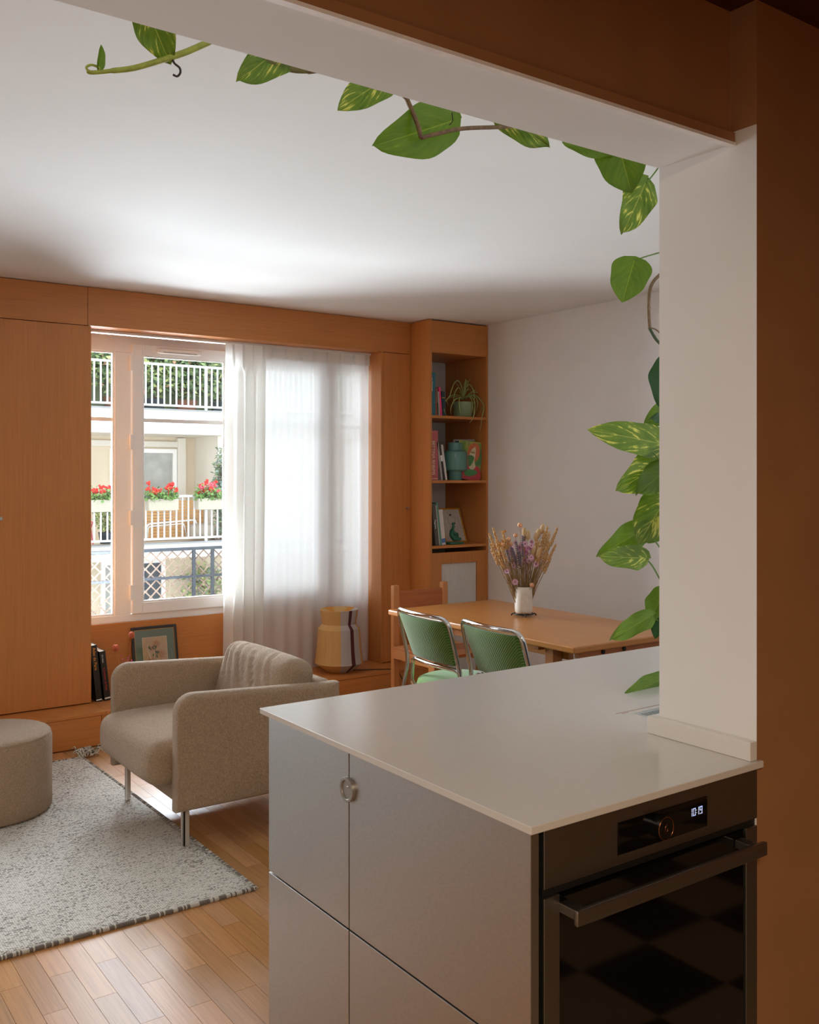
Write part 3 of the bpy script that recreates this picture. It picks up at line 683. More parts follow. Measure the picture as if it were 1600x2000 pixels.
def backf(p):
    u = p.y / .33; hgt = (p.z + .15) / .30
    cr = (1 - u ** 4) * (1 - min(1, abs(2 * hgt - 1)) ** 3)
    p.x += (-.030 if p.x < 0 else .012) * cr
    if p.x < .02:                                   # soft creases fanning from the top
        for k, sl, am, wd in ((-.70, .55, .012, .030), (-.46, .42, .007, .05), (-.22, .62, .013, .028), (.04, .40, .006, .05), (.20, .66, .012, .032), (.46, .5, .008, .04), (.66, .35, .010, .03)):
            d = (u - k - (hgt - .55) * sl) / wd; p.x += am * math.exp(-d * d) * max(0, min(1, (hgt - .08) * 2.2))
    p.z += .008 * (1 - u ** 4) * hgt
    return p
b = B(); rbox(b, (.15, .655, .31), .06, 44, backf)
Mt = Matrix.Translation((.205, 0, .535)) @ Matrix.Rotation(math.radians(17), 4, 'Y')
xform(b, b.verts[:], Mt); bcn = mk('back_cushion', b, M_bou, ac, local=True, smooth=True)
M_leg = plain('brushed_leg_steel', (214, 207, 196), .42, .55, grain=.03)
for sx, sy in ((-.315, -.345), (-.315, .345), (.31, -.345), (.31, .345)):
    b = B(); box(b, sx - .004, sx + .021, sy - .004, sy + .004, .0125 if sx < 0 else .0005, .166); box(b, sx - .004, sx + .004, sy - (.026 if sy > 0 else .004), sy + (.026 if sy < 0 else .004), .0125 if sx < 0 else .0005, .166)
    box(b, sx - .004, sx + .06, sy - .014, sy + .014, .158, .166); mk('leg', b, M_leg, ac, local=True, bevel=.001)
mk('care_tag', bx(-.385, -.383, .262, .280, .20, .232), plain('tag_cloth', (150, 138, 122), .9), ac, local=True)

# ------------------------------------------------------------------ ottoman
ot = thing('ottoman', 'round taupe bouclé ottoman on the rug at the left', 'ottoman', (0.934, 4.542, .0125), local=True)
hh_ = .342; r = .266
b = B(); lathe(b, [(0, 0), (.24, 0), (.257, .004), (r, .014), (r, .10), (r, .2), (r, hh_ - .03), (r - .003, hh_ - .013), (r - .006, hh_ - .010)], n=72, cap0=False, cap1=False); mk('body', b, M_bou, ot, local=True, smooth=True)
b = B(); lathe(b, [(r - .006, hh_ - .011), (r - .004, hh_ - .008), (r - .011, hh_ - .0005), (.23, hh_ + .006), (.15, hh_ + .010), (0, hh_ + .011)], n=72, cap0=False, cap1=False); mk('top_cushion', b, M_bou, ot, local=True, smooth=True)

# ------------------------------------------------------------------ rug
def rug_mat():
    s = N('woven_wool'); v = s.coord()
    wv = s.n('ShaderNodeTexVoronoi', voronoi_dimensions='2D'); mp = s.coord((140, 185, 1)); s.l(mp, wv.inputs['Vector']); wv.inputs['Scale'].default_value = 1.0; wv.inputs['Randomness'].default_value = .3
    big = s.noise(v, 2.2, 3, .6); fl = s.n('ShaderNodeTexWhiteNoise', noise_dimensions='2D')
    s.l(wv.outputs['Position'], fl.inputs['Vector'])
    lines = s.noise(s.coord((14, 110, 1)), 1.0, 2)
    dark = s.math('ADD', s.math('MULTIPLY', fl.outputs['Value'], .5), s.math('ADD', s.math('MULTIPLY', big, .45), s.math('MULTIPLY', lines, .6)))
    c = s.ramp(dark, [(.42, s2l((104, 98, 92))), (.60, s2l((190, 186, 178))), (.68, s2l((226, 223, 215))), (1, s2l((240, 238, 231)))])
    gap = s.ramp(wv.outputs['Distance'], [(.30, (1, 1, 1, 1)), (.66, (.58, .56, .53, 1))])
    s.l(s.mix(1.0, c, gap, 'MULTIPLY'), s.p.inputs['Base Color']); s.p.inputs['Roughness'].default_value = .95; s.p.inputs['Specular IOR Level'].default_value = .1
    inv = s.math('SUBTRACT', 1.0, wv.outputs['Distance']); s.bump(inv, .8, .004); return s.m
RX0, RX1, RY0, RY1 = -1.4, 1.548, 3.146, 5.128
rug = thing('rug', 'flat woven grey and white wool rug under the ottoman', 'rug', (0.1, 4.1, 0))
b = B(); nx, ny = 90, 60; g = {}
for i in range(nx + 1):
    for j in range(ny + 1):
        x_ = RX0 + (RX1 - RX0) * i / nx; y_ = RY0 + (RY1 - RY0) * j / ny
        x_ -= .03 * (j / ny) ** 2 if i == nx else 0
        g[i, j] = b.verts.new((x_, y_, .0095 + .0012 * math.sin(x_ * 7 + y_ * 3)))
for i in range(nx):
    for j in range(ny): b.faces.new((g[i, j], g[i + 1, j], g[i + 1, j + 1], g[i, j + 1]))
ed = [e for e in b.edges if len(e.link_faces) == 1]; rr_ = bmesh.ops.extrude_edge_only(b, edges=ed)
for v in rr_['geom']:
    if isinstance(v, bmesh.types.BMVert): v.co.z = .0008
mk('weave', b, rug_mat(), rug, smooth=True)
# overcast edge: one small loop of yarn after another
M_yd = cloth('dark_yarn', (120, 112, 104), 600, .4, .001); M_yl = cloth('pale_yarn', (206, 202, 192), 600, .4, .001)
b = B(); 
def loop(c, d, mi):
    n0 = len(b.faces); P = []
    for k in range(6): a = PI * 2 * k / 6; P.append(Vector(c) + Vector(d) * (.0075 * math.cos(a)) + Vector((0, 0, .0045 * math.sin(a) * 1.3)))
    f0 = len(b.faces); tube(b, P, .0027, 5, closed=True)
    b.faces.ensure_lookup_table()
    for f in b.faces[f0:]: f.material_index = mi
xx = 0.35
while xx < RX1: loop((xx, RY0, .0062), (0, 1, 0), 0 if random.random() < .62 else 1); xx += .0056
yy = RY0
while yy < RY1: loop((RX1 - .03 * ((yy - RY0) / (RY1 - RY0)) ** 2, yy, .0062), (1, 0, 0), 0 if random.random() < .62 else 1); yy += .0056
xx = 1.0
while xx < RX1 - .03: loop((xx, RY1, .0062), (0, 1, 0), 0 if random.random() < .5 else 1); xx += .0056
stuff(mk('edge_stitching', b, [M_yd, M_yl], rug, smooth=True))
b = B(); rs = random.Random(3)
for k in range(70):
    p = Vector((1.50 + rs.uniform(0, .10), 5.13 + rs.uniform(-.02, .03), .012)); a = rs.uniform(-.5, 3.2); L = rs.uniform(.04, .085)
    q = p + Vector((math.cos(a) * L * .6, math.sin(a) * L * .5, rs.uniform(.0, .035)))
    f0 = len(b.faces); tube(b, catmull([p, (p + q) / 2 + Vector((0, 0, rs.uniform(.01, .03))), q], 4), .0024, 5); b.faces.ensure_lookup_table()
    mi = 1 if rs.random() < .7 else 0
    for f in b.faces[f0:]: f.material_index = mi
stuff(mk('corner_tassel', b, [M_yd, M_yl], rug, smooth=True))

# ================================================================== dining table and chairs
TZ = .735; TX0, TX1, TY0, TY1 = 3.045, 3.815, 3.035, 4.505
M_tab = wood('table_wood', (190, 126, 66), 'y', rough=.28, fig=.45, spec=.5, scale=.8); M_tabx = wood('table_wood_across', (176, 108, 56), 'x', rough=.35, fig=.45)
M_tabz = wood('table_wood_upright', (180, 112, 58), 'z', rough=.35, fig=.45)
tb = thing('dining_table', 'honey-brown wooden dining table beside the white wall', 'table', (3.43, 3.77, 0))
mk('tabletop', bx(TX0, TX1, TY0, TY1, TZ - .030, TZ), M_tab, tb, bevel=.007, seg=4)
for x in (3.21, 3.63): mk('apron', bx(x, x + .032, TY0 + .20, TY1 - .20, TZ - .105, TZ - .0305), M_tab, tb, bevel=.002)
for y in (TY0 + .05, TY0 + .32, TY1 - .35, TY1 - .08):
    cr = mk('cross_rail', bx(3.13, 3.74, y, y + .032, TZ - .068, TZ - .0305), M_tabx, tb, bevel=.002)
    if y < TY0 + .1:
        for xb in (3.28, 3.42):
            b = B(); lathe(b, [(.0, .006), (.010, .006), (.0115, .004), (.0115, 0)], n=16, cap0=False)
            for v in b.verts: v.co = Vector((xb + v.co.x, y - v.co.z, TZ - .050 + v.co.y))
            mk('bolt', b, M_blackm, cr, smooth='auto')
for x in (3.15, 3.66):
    for y in (TY0 + .24, TY1 - .30): mk('leg', bx(x, x + .058, y, y + .058, .0005, TZ - .0305), M_tabz, tb, bevel=.004)
    mk('foot_rail', bx(x + .01, x + .048, TY0 + .298, TY1 - .3, .12, .17), M_tab, tb, bevel=.003)

# wooden chair at the far end
M_chw = wood('chair_pine_upright', (202, 138, 84), 'z', rough=.4, fig=.5); M_chx = wood('chair_pine_across', (176, 104, 58), 'x', rough=.4, fig=.8); M_chy = wood('chair_pine_depth', (206, 142, 84), 'y', rough=.4, fig=.5)
wc = thing('wooden_chair', 'plain pine chair at the far end of the table', 'chair', (3.565, 4.68, 0), local=True)
for s in (-1, 1):
    mk('rear_post', bx(s * .19 - .022, s * .19 + .022, .215, .25, .0005, .812), M_chw, wc, local=True, bevel=.005, seg=3)
    mk('front_leg', bx(s * .19 - .02, s * .19 + .02, -.225, -.185, .0005, .362), M_chw, wc, local=True, bevel=.003)
    sr = mk('side_rail', bx(s * .205 - .012, s * .205 + .012, -.235, .214, .363, .418), M_chy, wc, local=True, bevel=.003)
    b = B(); lathe(b, [(0, .0008), (.009, .0008), (.009, -.004)], n=16, cap0=False)
    for v in b.verts: v.co = Vector((s * (.217 + v.co.z), .02 + v.co.x, .392 + v.co.y))
    mk('screw_plug', b, M_tabx, sr, local=True)
mk('back_rail', bx(-.1675, .1675, .222, .243, .60, .775), M_chx, wc, local=True, bevel=.003)
for k in range(3): mk('seat_board', bx(-.218, .218, -.238 + k * .151, -.238 + k * .151 + .148, .4185, .438), M_chx if k == 1 else wood('chair_seat_board', (198, 130, 78), 'x', rough=.4, fig=.6), wc, local=True, bevel=.002)
mk('stretcher', bx(-.17, .17, -.215, -.195, .18, .22), M_chx, wc, local=True, bevel=.002)

# green upholstered chairs with bent chrome tube
def green_mat():
    s = N('green_ribbed_cloth'); v = s.coord((1, 1, 1)); wv = s.n('ShaderNodeTexWave', wave_type='BANDS', bands_direction='DIAGONAL')
    mp = s.coord((1, 95, 95)); s.l(mp, wv.inputs['Vector']); wv.inputs['Scale'].default_value = .55; wv.inputs['Distortion'].default_value = .6
    s.l(s.ramp(wv.outputs['Fac'], [(.1, s2l((60, 90, 32))), (.9, s2l((98, 132, 54)))]), s.p.inputs['Base Color']); s.p.inputs['Roughness'].default_value = .85; s.p.inputs['Sheen Weight'].default_value = .3; s.p.inputs['Specular IOR Level'].default_value = .2
    s.bump(wv.outputs['Fac'], .35, .0015); return s.m
M_grn = green_mat(); M_seat = cloth('green_felt', (100, 142, 68), 500, .25, .001, .08, .35)
def rounded(pts, r_, n=6):
    """polyline with filleted corners"""
    P = [Vector(p) for p in pts]; out = [P[0]]
    for a, c, d in zip(P, P[1:], P[2:]):
        u = (a - c).normalized(); v = (d - c).normalized(); L = min(r_, (a - c).length * .49, (d - c).length * .49)
        for k in range(n + 1):
            t = k / n; out.append((c + u * L) * (1 - t) ** 2 + c * 2 * t * (1 - t) + (c + v * L) * t * t)
    out.append(P[-1]); return out
def green_chair(label):
    t = thing('green_chair', label, 'chair', (0, 0, 0), group='green chairs with chrome frames along the table', local=True)
    # local: +x forward (to the table), y across; back plane near x = 0
    hw = .235
    def bow(pts):   # back curves gently round the sitter
        o_ = []
        for p in pts:
            k = 1 - (p.y / hw) ** 2; o_.append(Vector((p.x - .035 * max(0, k), p.y, p.z)))
        return o_
    def dense(pts, m=5):
        o_ = []
        for a, c in zip(pts, pts[1:]):
            L = max(1, int((c - a).length / .03))
            for k in range(L): o_.append(a.lerp(c, k / L))
        return o_ + [pts[-1]]
    b = B()
    up = rounded([(-.10, -hw - .012, .0), (.035, -hw, .56), (-.030, -hw + .012, .835), (-.030, hw - .012, .835), (.035, hw, .56), (-.10, hw + .012, .0)], .055, 7)
    tube(b, bow(dense(up)), .0105, 10); mk('back_frame', b, M_chrome, t, local=True, smooth=True)
    b = B(); ih = hw - .022
    lo = rounded([(.33, -ih, .437), (.045, -ih, .437), (.055, -ih, .585), (.055, ih, .585), (.045, ih, .437), (.33, ih, .437)], .05, 7)
    tube(b, bow(dense(lo)), .0105, 10); mk('seat_frame', b, M_chrome, t, local=True, smooth=True)
    for s in (-1, 1):
        b = B(); tube(b, rounded([(.30, s * (ih - .01), .437), (.36, s * (ih + .005), .42), (.40, s * (hw + .01), 0.0005)], .05), .0105, 10); mk('front_leg', b, M_chrome, t, local=True, smooth=True)
    b = B(); n, m = 16, 10; G = {}
    for side in (0, 1):
        for i in range(n + 1):
            for j in range(m + 1):
                u = -1 + 2 * i / n; v = j / m; w2 = .192 - .012 * (1 - v); y = u * w2
                x0 = .052 - .078 * v - .035 * (1 - (y / hw) ** 2); th = .012 + .012 * (1 - u ** 6) * (1 - (2 * v - 1) ** 6)
                G[side, i, j] = b.verts.new((x0 + (th if side else -th * .8), y, .605 + .212 * v))
    for i in range(n):
        for j in range(m):
            b.faces.new((G[0, i, j], G[0, i, j + 1], G[0, i + 1, j + 1], G[0, i + 1, j])); b.faces.new((G[1, i, j], G[1, i + 1, j], G[1, i + 1, j + 1], G[1, i, j + 1]))
    for i in range(n):
        b.faces.new((G[0, i, 0], G[0, i + 1, 0], G[1, i + 1, 0], G[1, i, 0])); b.faces.new((G[0, i, m], G[1, i, m], G[1, i + 1, m], G[0, i + 1, m]))
    for j in range(m):
        b.faces.new((G[0, 0, j], G[1, 0, j], G[1, 0, j + 1], G[0, 0, j + 1])); b.faces.new((G[0, n, j], G[0, n, j + 1], G[1, n, j + 1], G[1, n, j]))
    mk('backrest', b, M_grn, t, local=True, smooth='auto', angle=55)
    b = B()
    lathe(b, [(0, -.022), (.18, -.022), (.215, -.012), (.228, .004), (.222, .022), (.195, .034), (.11, .042), (0, .044)], n=40, cap0=False, cap1=False)
    for v in b.verts: v.co = Vector((v.co.x * .95 + .200, v.co.y * 1.04, v.co.z + .468))
    mk('seat', b, M_seat, t, local=True, smooth=True); return t
g1 = green_chair('green chrome-framed chair nearer the window, farther along the table'); g1.location = (2.742, 3.715, 0); g1.rotation_euler = (0, 0, math.radians(-4))
g2 = copy_tree(g1); g2['label'] = 'green chrome-framed chair nearer the kitchen worktop'; g2.location = (2.765, 3.235, 0); g2.rotation_euler = (0, 0, math.radians(-4))

# ================================================================== vase of dried flowers on the table
VB = atZ(1023, 1203, TZ + .0005)
tv = thing('trivet', 'small black iron trivet under the flower vase', 'trivet', tuple(VB), local=True)
b = B(); tube(b, [(.052 * math.cos(a * PI / 16), .052 * math.sin(a * PI / 16), .013) for a in range(32)], .0035, 8, closed=True)
tube(b, [(-.05, 0, .013), (.05, 0, .013)], .003, 6); tube(b, [(0, -.05, .013), (0, .05, .013)], .003, 6); mk('ring', b, M_blackm, tv, local=True, smooth=True)
for k in range(4):
    a = PI / 4 + k * PI / 2 + .2; c_, s_ = math.cos(a), math.sin(a); b = B()
    tube(b, catmull([(.048 * c_, .048 * s_, .0135), (.062 * c_, .062 * s_, .012), (.068 * c_, .068 * s_, .0035)], 4), [.0035] * 8 + [.005], 6); mk('leg', b, M_blackm, tv, local=True, smooth=True)
va = thing('vase', 'cream speckled stoneware vase holding dried flowers', 'vase', (VB.x, VB.y, VB.z + .0168), local=True)
def speck():
    s = N('cream_stoneware'); v = s.coord(); a = s.noise(v, 160, 2); 
    s.l(s.mix(1.0, s.ramp(s.noise(v, 14, 3), [(.3, s2l((206, 196, 182))), (.7, s2l((226, 218, 206)))]), s.ramp(a, [(.24, s2l((110, 90, 76))), (.30, (1, 1, 1, 1))]), 'MULTIPLY'), s.p.inputs['Base Color']); s.p.inputs['Roughness'].default_value = .38; s.bump(s.noise(s.coord((8, 8, 60)), 1, 2), .15, .001); return s.m
b = B(); lathe(b, [(.040, 0), (.044, .004), (.0475, .012), (.0485, .03), (.0485, .10), (.0475, .125), (.046, .140), (.0445, .1425), (.0425, .140), (.0430, .12), (.043, .012), (0, .012)], n=40, cap1=False); mk('body', b, speck(), va, local=True, smooth='auto', angle=50)
b = B(); lathe(b, [(.039, -.0002), (.0435, -.0002), (.0445, .004), (.044, .0045)], n=40, cap0=False, cap1=False); mk('foot', b, plain('raw_clay', (176, 132, 96), .8), va, local=True)
# bouquet: every head its own part, on a bundle of thin stems
bq = thing('dried_bouquet', 'bouquet of dried grasses, lavender and pink flowers in the cream vase', 'flowers', (VB.x, VB.y, VB.z + .10), local=True)
rs = random.Random(11); R3 = Vector((_R2[0], _R2[1], 0)); F3 = Vector((_F2[0], _F2[1], 0)); PXM = 5.16 / F_PX
def bp(px, py, d=0.0): return R3 * ((px - 1024) * PXM) + F3 * d + Vector((0, 0, (1160 - py) * PXM + .0)) 
M_straw = plain('straw', (206, 164, 110), .8, grain=.2, gs=80); M_bunny = cloth('bunny_tail', (214, 180, 132), 700, .8, .003); M_lav = plain('lavender', (124, 112, 124), .9, grain=.3, gs=200); M_pinkp = plain('dried_pink_petal', (222, 172, 196), .8, grain=.2, gs=120); M_magp = plain('dried_magenta_petal', (196, 122, 160), .8, grain=.2)
M_eye = plain('flower_eye', (96, 56, 60), .9); M_yarr = plain('yarrow', (206, 138, 44), .9, grain=.3, gs=150); M_peach = plain('peach_flower', (222, 168, 126), .85, grain=.2, gs=100); M_stem = plain('dry_stem', (150, 118, 72), .85, grain=.2, gs=80)
stems = B()
def stem_to(p, w_=.0011):
    q = Vector((p.x * .20 + rs.uniform(-.014, .014), p.y * .20 + rs.uniform(-.014, .014), -.07 + rs.uniform(0, .02)))
    if math.hypot(q.x, q.y) > .036: k = .036 / math.hypot(q.x, q.y); q.x *= k; q.y *= k
    m = q.lerp(p, .5) + Vector((0, 0, .012)); tube(stems, catmull([q, m, p], 4), w_, 5, cap=False); return (p - m).normalized()
def head(kind, p, d, sz=1):
    M = Vector((0, 0, 1)).rotation_difference(d).to_matrix(); b = B()
    if kind == 'grass_ear':
        L = .092 * sz
        for k in range(26):
            z = L * k / 26; a = k * 2.4; rr = .0068 * (1 - .55 * k / 26)
            ball(b, p + M @ Vector((rr * math.cos(a), rr * math.sin(a), z)), .0052, 1, (.8, .8, 1.5), M)
        return mk('grass_ear', b, M_straw, bq, local=True, smooth=True)
    if kind == 'bunny_tail':
        for v in ball(b, (0, 0, 0), 1, 3):
            c = v.co.copy(); k = 1 + rs.uniform(-.06, .06); v.co = p + M @ Vector((c.x * .0125 * sz * k, c.y * .0125 * sz * k, (.018 + c.z * .027 * sz) * 1))
        return mk('bunny_tail', b, M_bunny, bq, local=True, smooth=True)
    if kind == 'lavender_spike':
        for k in range(18):
            a = k * 2.1; z = .065 * sz * k / 18; ball(b, p + M @ Vector((.004 * math.cos(a), .004 * math.sin(a), z)), .0036, 1, (1, 1, 1.3), M)
        return mk('lavender_spike', b, M_lav, bq, local=True, smooth=True)
    if kind == 'daisy':
        n = 13; sz *= 1.45; f = (Vector((-_F2[0], -_F2[1], .25)) + Vector((rs.uniform(-.5, .5), rs.uniform(-.5, .5), rs.uniform(-.4, .4)))).normalized(); Q = Vector((0, 0, 1)).rotation_difference(f).to_matrix()
        for k in range(n):
            a = 2 * PI * k / n; da = .20; r0, r1 = .003, .0115 * sz
            vv = [b.verts.new(p + Q @ Vector((r_ * math.cos(a + e), r_ * math.sin(a + e), z))) for r_, e, z in ((r0, -da, 0), (r1 * .8, -da, .002), (r1, 0, .0032), (r1 * .8, da, .002), (r0, da, 0))]
            b.faces.new(vv)
        o = mk('daisy', b, M_magp if rs.random() < .3 else M_pinkp, bq, local=True); b = B(); ball(b, p + Q @ Vector((0, 0, .0015)), .0036, 1, (1, 1, .6), Q); mk('flower_eye', b, M_eye, o, local=True, smooth=True); return o
    if kind == 'yarrow_cluster':
        for k in range(34): ball(b, p + M @ Vector((rs.gauss(0, .008), rs.gauss(0, .008), rs.gauss(.004, .005))) * 1, .0032, 1)
        return mk('yarrow_cluster', b, M_yarr, bq, local=True, smooth=True)
    if kind == 'seed_head':
        for v in ball(b, (0, 0, 0), 1, 3):
            c = v.co.copy(); k = 1 + .12 * math.cos(6 * math.atan2(c.y, c.x)); v.co = p + M @ Vector((c.x * .0115 * sz * k, c.y * .0115 * sz * k, c.z * .012 * sz + .008))
        return mk('seed_head', b, M_peach, bq, local=True, smooth=True)
HEADS = [('grass_ear', 968, 1048), ('grass_ear', 975, 1042), ('grass_ear', 990, 1048), ('grass_ear', 971, 1066), ('grass_ear', 978, 1060), ('grass_ear', 1076, 1040), ('grass_ear', 1058, 1046), ('grass_ear', 1061, 1038), ('grass_ear', 1055, 1062), ('grass_ear', 1064, 1052), ('grass_ear', 1068, 1072), ('grass_ear', 1044, 1058), ('grass_ear', 1049, 1072),
         ('bunny_tail', 1024, 1037), ('bunny_tail', 1032, 1044), ('bunny_tail', 1060, 1032), ('bunny_tail', 1047, 1047), ('bunny_tail', 1052, 1042), ('bunny_tail', 1066, 1050), ('bunny_tail', 1072, 1066), ('bunny_tail', 1049, 1078), ('bunny_tail', 1041, 1073), ('bunny_tail', 1046, 1090), ('bunny_tail', 1069, 1046),
         ('lavender_spike', 1011, 1072), ('lavender_spike', 1022, 1060), ('lavender_spike', 1025, 1050), ('lavender_spike', 1018, 1085), ('lavender_spike', 1008, 1092), ('lavender_spike', 1015, 1098), ('lavender_spike', 1020, 1078), ('lavender_spike', 1027, 1072), ('lavender_spike', 1002, 1080), ('lavender_spike', 1030, 1095), ('lavender_spike', 996, 1088),
         ('daisy', 1037, 1057), ('daisy', 1042, 1062), ('daisy', 1026, 1070), ('daisy', 1031, 1063), ('daisy', 1034, 1076), ('daisy', 1026, 1086), ('daisy', 1033, 1088), ('daisy', 1035, 1098), ('daisy', 1002, 1065), ('daisy', 998, 1070), ('daisy', 1006, 1080), ('daisy', 990, 1108), ('daisy', 1015, 1062), ('daisy', 980, 1075), ('daisy', 1023, 1095), ('daisy', 1040, 1052), ('daisy', 1030, 1108), ('daisy', 1006, 1128),
         ('yarrow_cluster', 985, 1050), ('yarrow_cluster', 990, 1056), ('yarrow_cluster', 987, 1062), ('yarrow_cluster', 978, 1058), ('yarrow_cluster', 993, 1049), ('yarrow_cluster', 972, 1062), ('yarrow_cluster', 986, 1034), ('yarrow_cluster', 1022, 1064),
         ('seed_head', 1015, 1020), ('seed_head', 1009, 1041), ('seed_head', 1026, 1048), ('seed_head', 998, 1058), ('seed_head', 983, 1059), ('seed_head', 994, 1048), ('seed_head', 1030, 1044), ('seed_head', 1037, 1136)]
rs2 = random.Random(21)
HEADS += [('daisy', rs2.uniform(996, 1046), rs2.uniform(1050, 1108)) for _ in range(16)] + [('grass_ear', rs2.uniform(1042, 1064), rs2.uniform(1062, 1098)) for _ in range(7)] + [('grass_ear', rs2.uniform(972, 992), rs2.uniform(1068, 1092)) for _ in range(4)] + [('lavender_spike', rs2.uniform(1004, 1030), rs2.uniform(1082, 1112)) for _ in range(8)]
for kd, px, py in HEADS:
    p = bp(px, py + (5 if kd == 'grass_ear' else 0), rs.uniform(-.05, .05)); 
    if kd == 'grass_ear': p = p + Vector((0, 0, -.05)) * .6
    d = stem_to(p, .0016 if kd == 'grass_ear' else .001); head(kd, p, d, rs.uniform(.85, 1.15))
for k in range(70): stem_to(bp(rs.uniform(985, 1060), rs.uniform(1075, 1120), rs.uniform(-.04, .04)), .0012)
stuff(mk('stems', stems, M_stem, bq, local=True, smooth=True))

# ================================================================== lamp wound with coloured thread
LP = Vector((3.316, 5.487, .1905))
def thread_mat():
    s = N('wound_thread'); tc = s.n('ShaderNodeTexCoord'); sp = s.n('ShaderNodeSeparateXYZ'); s.l(tc.outputs['Object'], sp.inputs[0])
    at = s.n('ShaderNodeMath', operation='ARCTAN2'); s.l(sp.outputs[1], at.inputs[0]); s.l(sp.outputs[0], at.inputs[1])
    u = s.math('FRACT', s.math('ADD', s.math('MULTIPLY', at.outputs[0], 1 / (2 * PI)), 1.0))       # 0..1 round the lamp
    beige, grey, mar, ora = s2l((214, 170, 104)), s2l((186, 180, 178)), s2l((84, 22, 30)), s2l((218, 150, 50))
    # the camera looks at u = front; stripes are laid out round the body from there
    fr_ = (math.atan2(-LP.y, -LP.x) / (2 * PI)) % 1.0
    def at_deg(dg): return (fr_ + dg / 360.0) % 1.0
    stops = sorted([(at_deg(4), grey), (at_deg(30), mar), (at_deg(42), grey), (at_deg(66), ora), (at_deg(76), grey), (at_deg(120), ora), (at_deg(150), beige), (at_deg(200), ora), (at_deg(235), beige)])
    last = stops[-1][1]; stops = [(0.0, last)] + stops
    col = s.ramp(u, stops, 'CONSTANT')
    st = s.noise(s.coord((1, 1, 1)), 1, 2); th = s.n('ShaderNodeTexNoise'); th.noise_dimensions = '1D'; th.inputs['Scale'].default_value = 420; th.inputs['Detail'].default_value = 1; s.l(u, th.inputs['W'])
    s.l(s.mix(1.0, col, s.ramp(th.outputs['Fac'], [(.25, (.62, .6, .58, 1)), (.6, (1, 1, 1, 1))]), 'MULTIPLY'), s.p.inputs['Base Color'])
    s.p.inputs['Roughness'].default_value = .75; s.bump(th.outputs['Fac'], .6, .003); return s.m
lm = thing('thread_lamp', 'urn-shaped lamp wound in beige, grey and maroon thread on the bench', 'lamp', tuple(LP), local=True)
b = B(); lathe(b, [(.075, 0), (.088, .004), (.164, .062), (.160, .075), (.150, .15), (.1405, .288), (.113, .318), (.117, .34), (.1275, .412), (.1265, .414), (.03, .372)], n=96, cap0=True, cap1=False); sh_ = mk('wound_shade', b, thread_mat(), lm, local=True, smooth='auto', angle=14)
b = B(); lathe(b, [(.031, .371), (.03, .36), (0, .36)], n=24, cap0=False, cap1=False); mk('lamp_socket', b, M_black, lm, local=True)
b = B(); tube(b, catmull([Vector(p) - LP for p in ((3.37, 5.47, .1925), (3.45, 5.42, .1935), (3.56, 5.36, .1945), (3.63, 5.318, .1945), (3.655, 5.292, .188), (3.68, 5.285, .14), (3.72, 5.27, .07), (3.80, 5.20, .012), (3.9, 5.1, .006))], 8), .0032, 6); mk('cord', b, M_black, lm, local=True, smooth=True)

# ================================================================== framed rose print, books and dried alliums on the bench
pf = thing('picture_frame', 'dark-framed rose print with green mount leaning behind the armchair', 'picture', (2.005, 5.66, .1905), local=True); pf.rotation_euler = (math.radians(-11), 0, 0); pf.location = (1.992, 5.665, .192)
PFW, PFH = .288, .382
mk('frame', ring(0, PFW, 0, .016, 0, PFH, .018, .018, .018, .018), plain('dark_frame', (34, 28, 26), .35, grain=.2), pf, local=True, bevel=.004)
mk('gilt_slip', ring(.017, PFW - .017, .004, .008, .017, PFH - .017, .003, .003, .003, .003), M_goldf, pf, local=True)
mk('mount', bx(.012, PFW - .012, .009, .0115, .012, PFH - .012), plain('sage_mount', (120, 128, 108), .8, grain=.05), pf, local=True)
pr_ = mk('print_paper', bx(.068, PFW - .068, .0075, .0089, .075, PFH - .068), plain('aged_paper', (206, 170, 130), .8, grain=.06), pf, local=True)
mk('print_edge', ring(.066, PFW - .066, .0068, .0089, .073, PFH - .066, .003, .003, .003, .003), plain('print_edge', (222, 200, 166), .7), pf, local=True)
rr = random.Random(5); P_ros = plain('print_rose', (200, 150, 104), .8, grain=.2, gs=300); P_ros2 = plain('print_rose_dark', (170, 116, 78), .8, grain=.2); P_lf = plain('print_leaf', (84, 96, 50), .8, grain=.2)
for (cx_, cz_, R_) in ((.152, .270, .026), (.178, .205, .030), (.125, .245, .016), (.12, .18, .02)):
    b = B()
    for ring_i in range(3):
        for k in range(8):
            a = k * PI / 4 + ring_i * .4; r0 = R_ * (.25 + .3 * ring_i)
            ball(b, (cx_ + r0 * math.cos(a), .0074, cz_ + r0 * math.sin(a)), R_ * .28, 1, (1, .03, .8))
    mk('printed_rose', b, P_ros, pr_, local=True)
    b = B()
    for ring_i in range(3):
        r0 = R_ * (.3 + .3 * ring_i); tube(b, [(cx_ + r0 * math.cos(a), .0070, cz_ + r0 * math.sin(a)) for a in [rr.uniform(0, 6) + j * .35 for j in range(8)]], .0005, 4)
    mk('printed_line', b, P_ros2, pr_, local=True)
b = B()
for k in range(12):
    cx_, cz_ = .135 + rr.uniform(-.03, .03), .225 + rr.uniform(-.035, .03); ball(b, (cx_, .0068, cz_), .009, 1, (.5, .03, 1.3), Matrix.Rotation(rr.uniform(-1.2, 1.2), 3, 'Y'))
tube(b, catmull([(.15, .0069, .26), (.145, .0069, .2), (.15, .0069, .12)], 4), .0012, 4); mk('printed_leaves', b, P_lf, pr_, local=True)
mk('glazing', bx(.012, PFW - .012, .0055, .0064, .012, PFH - .012), pane_glass('picture_glass'), pf, local=True)
M_spb = cov('black', (24, 22, 22), .3)
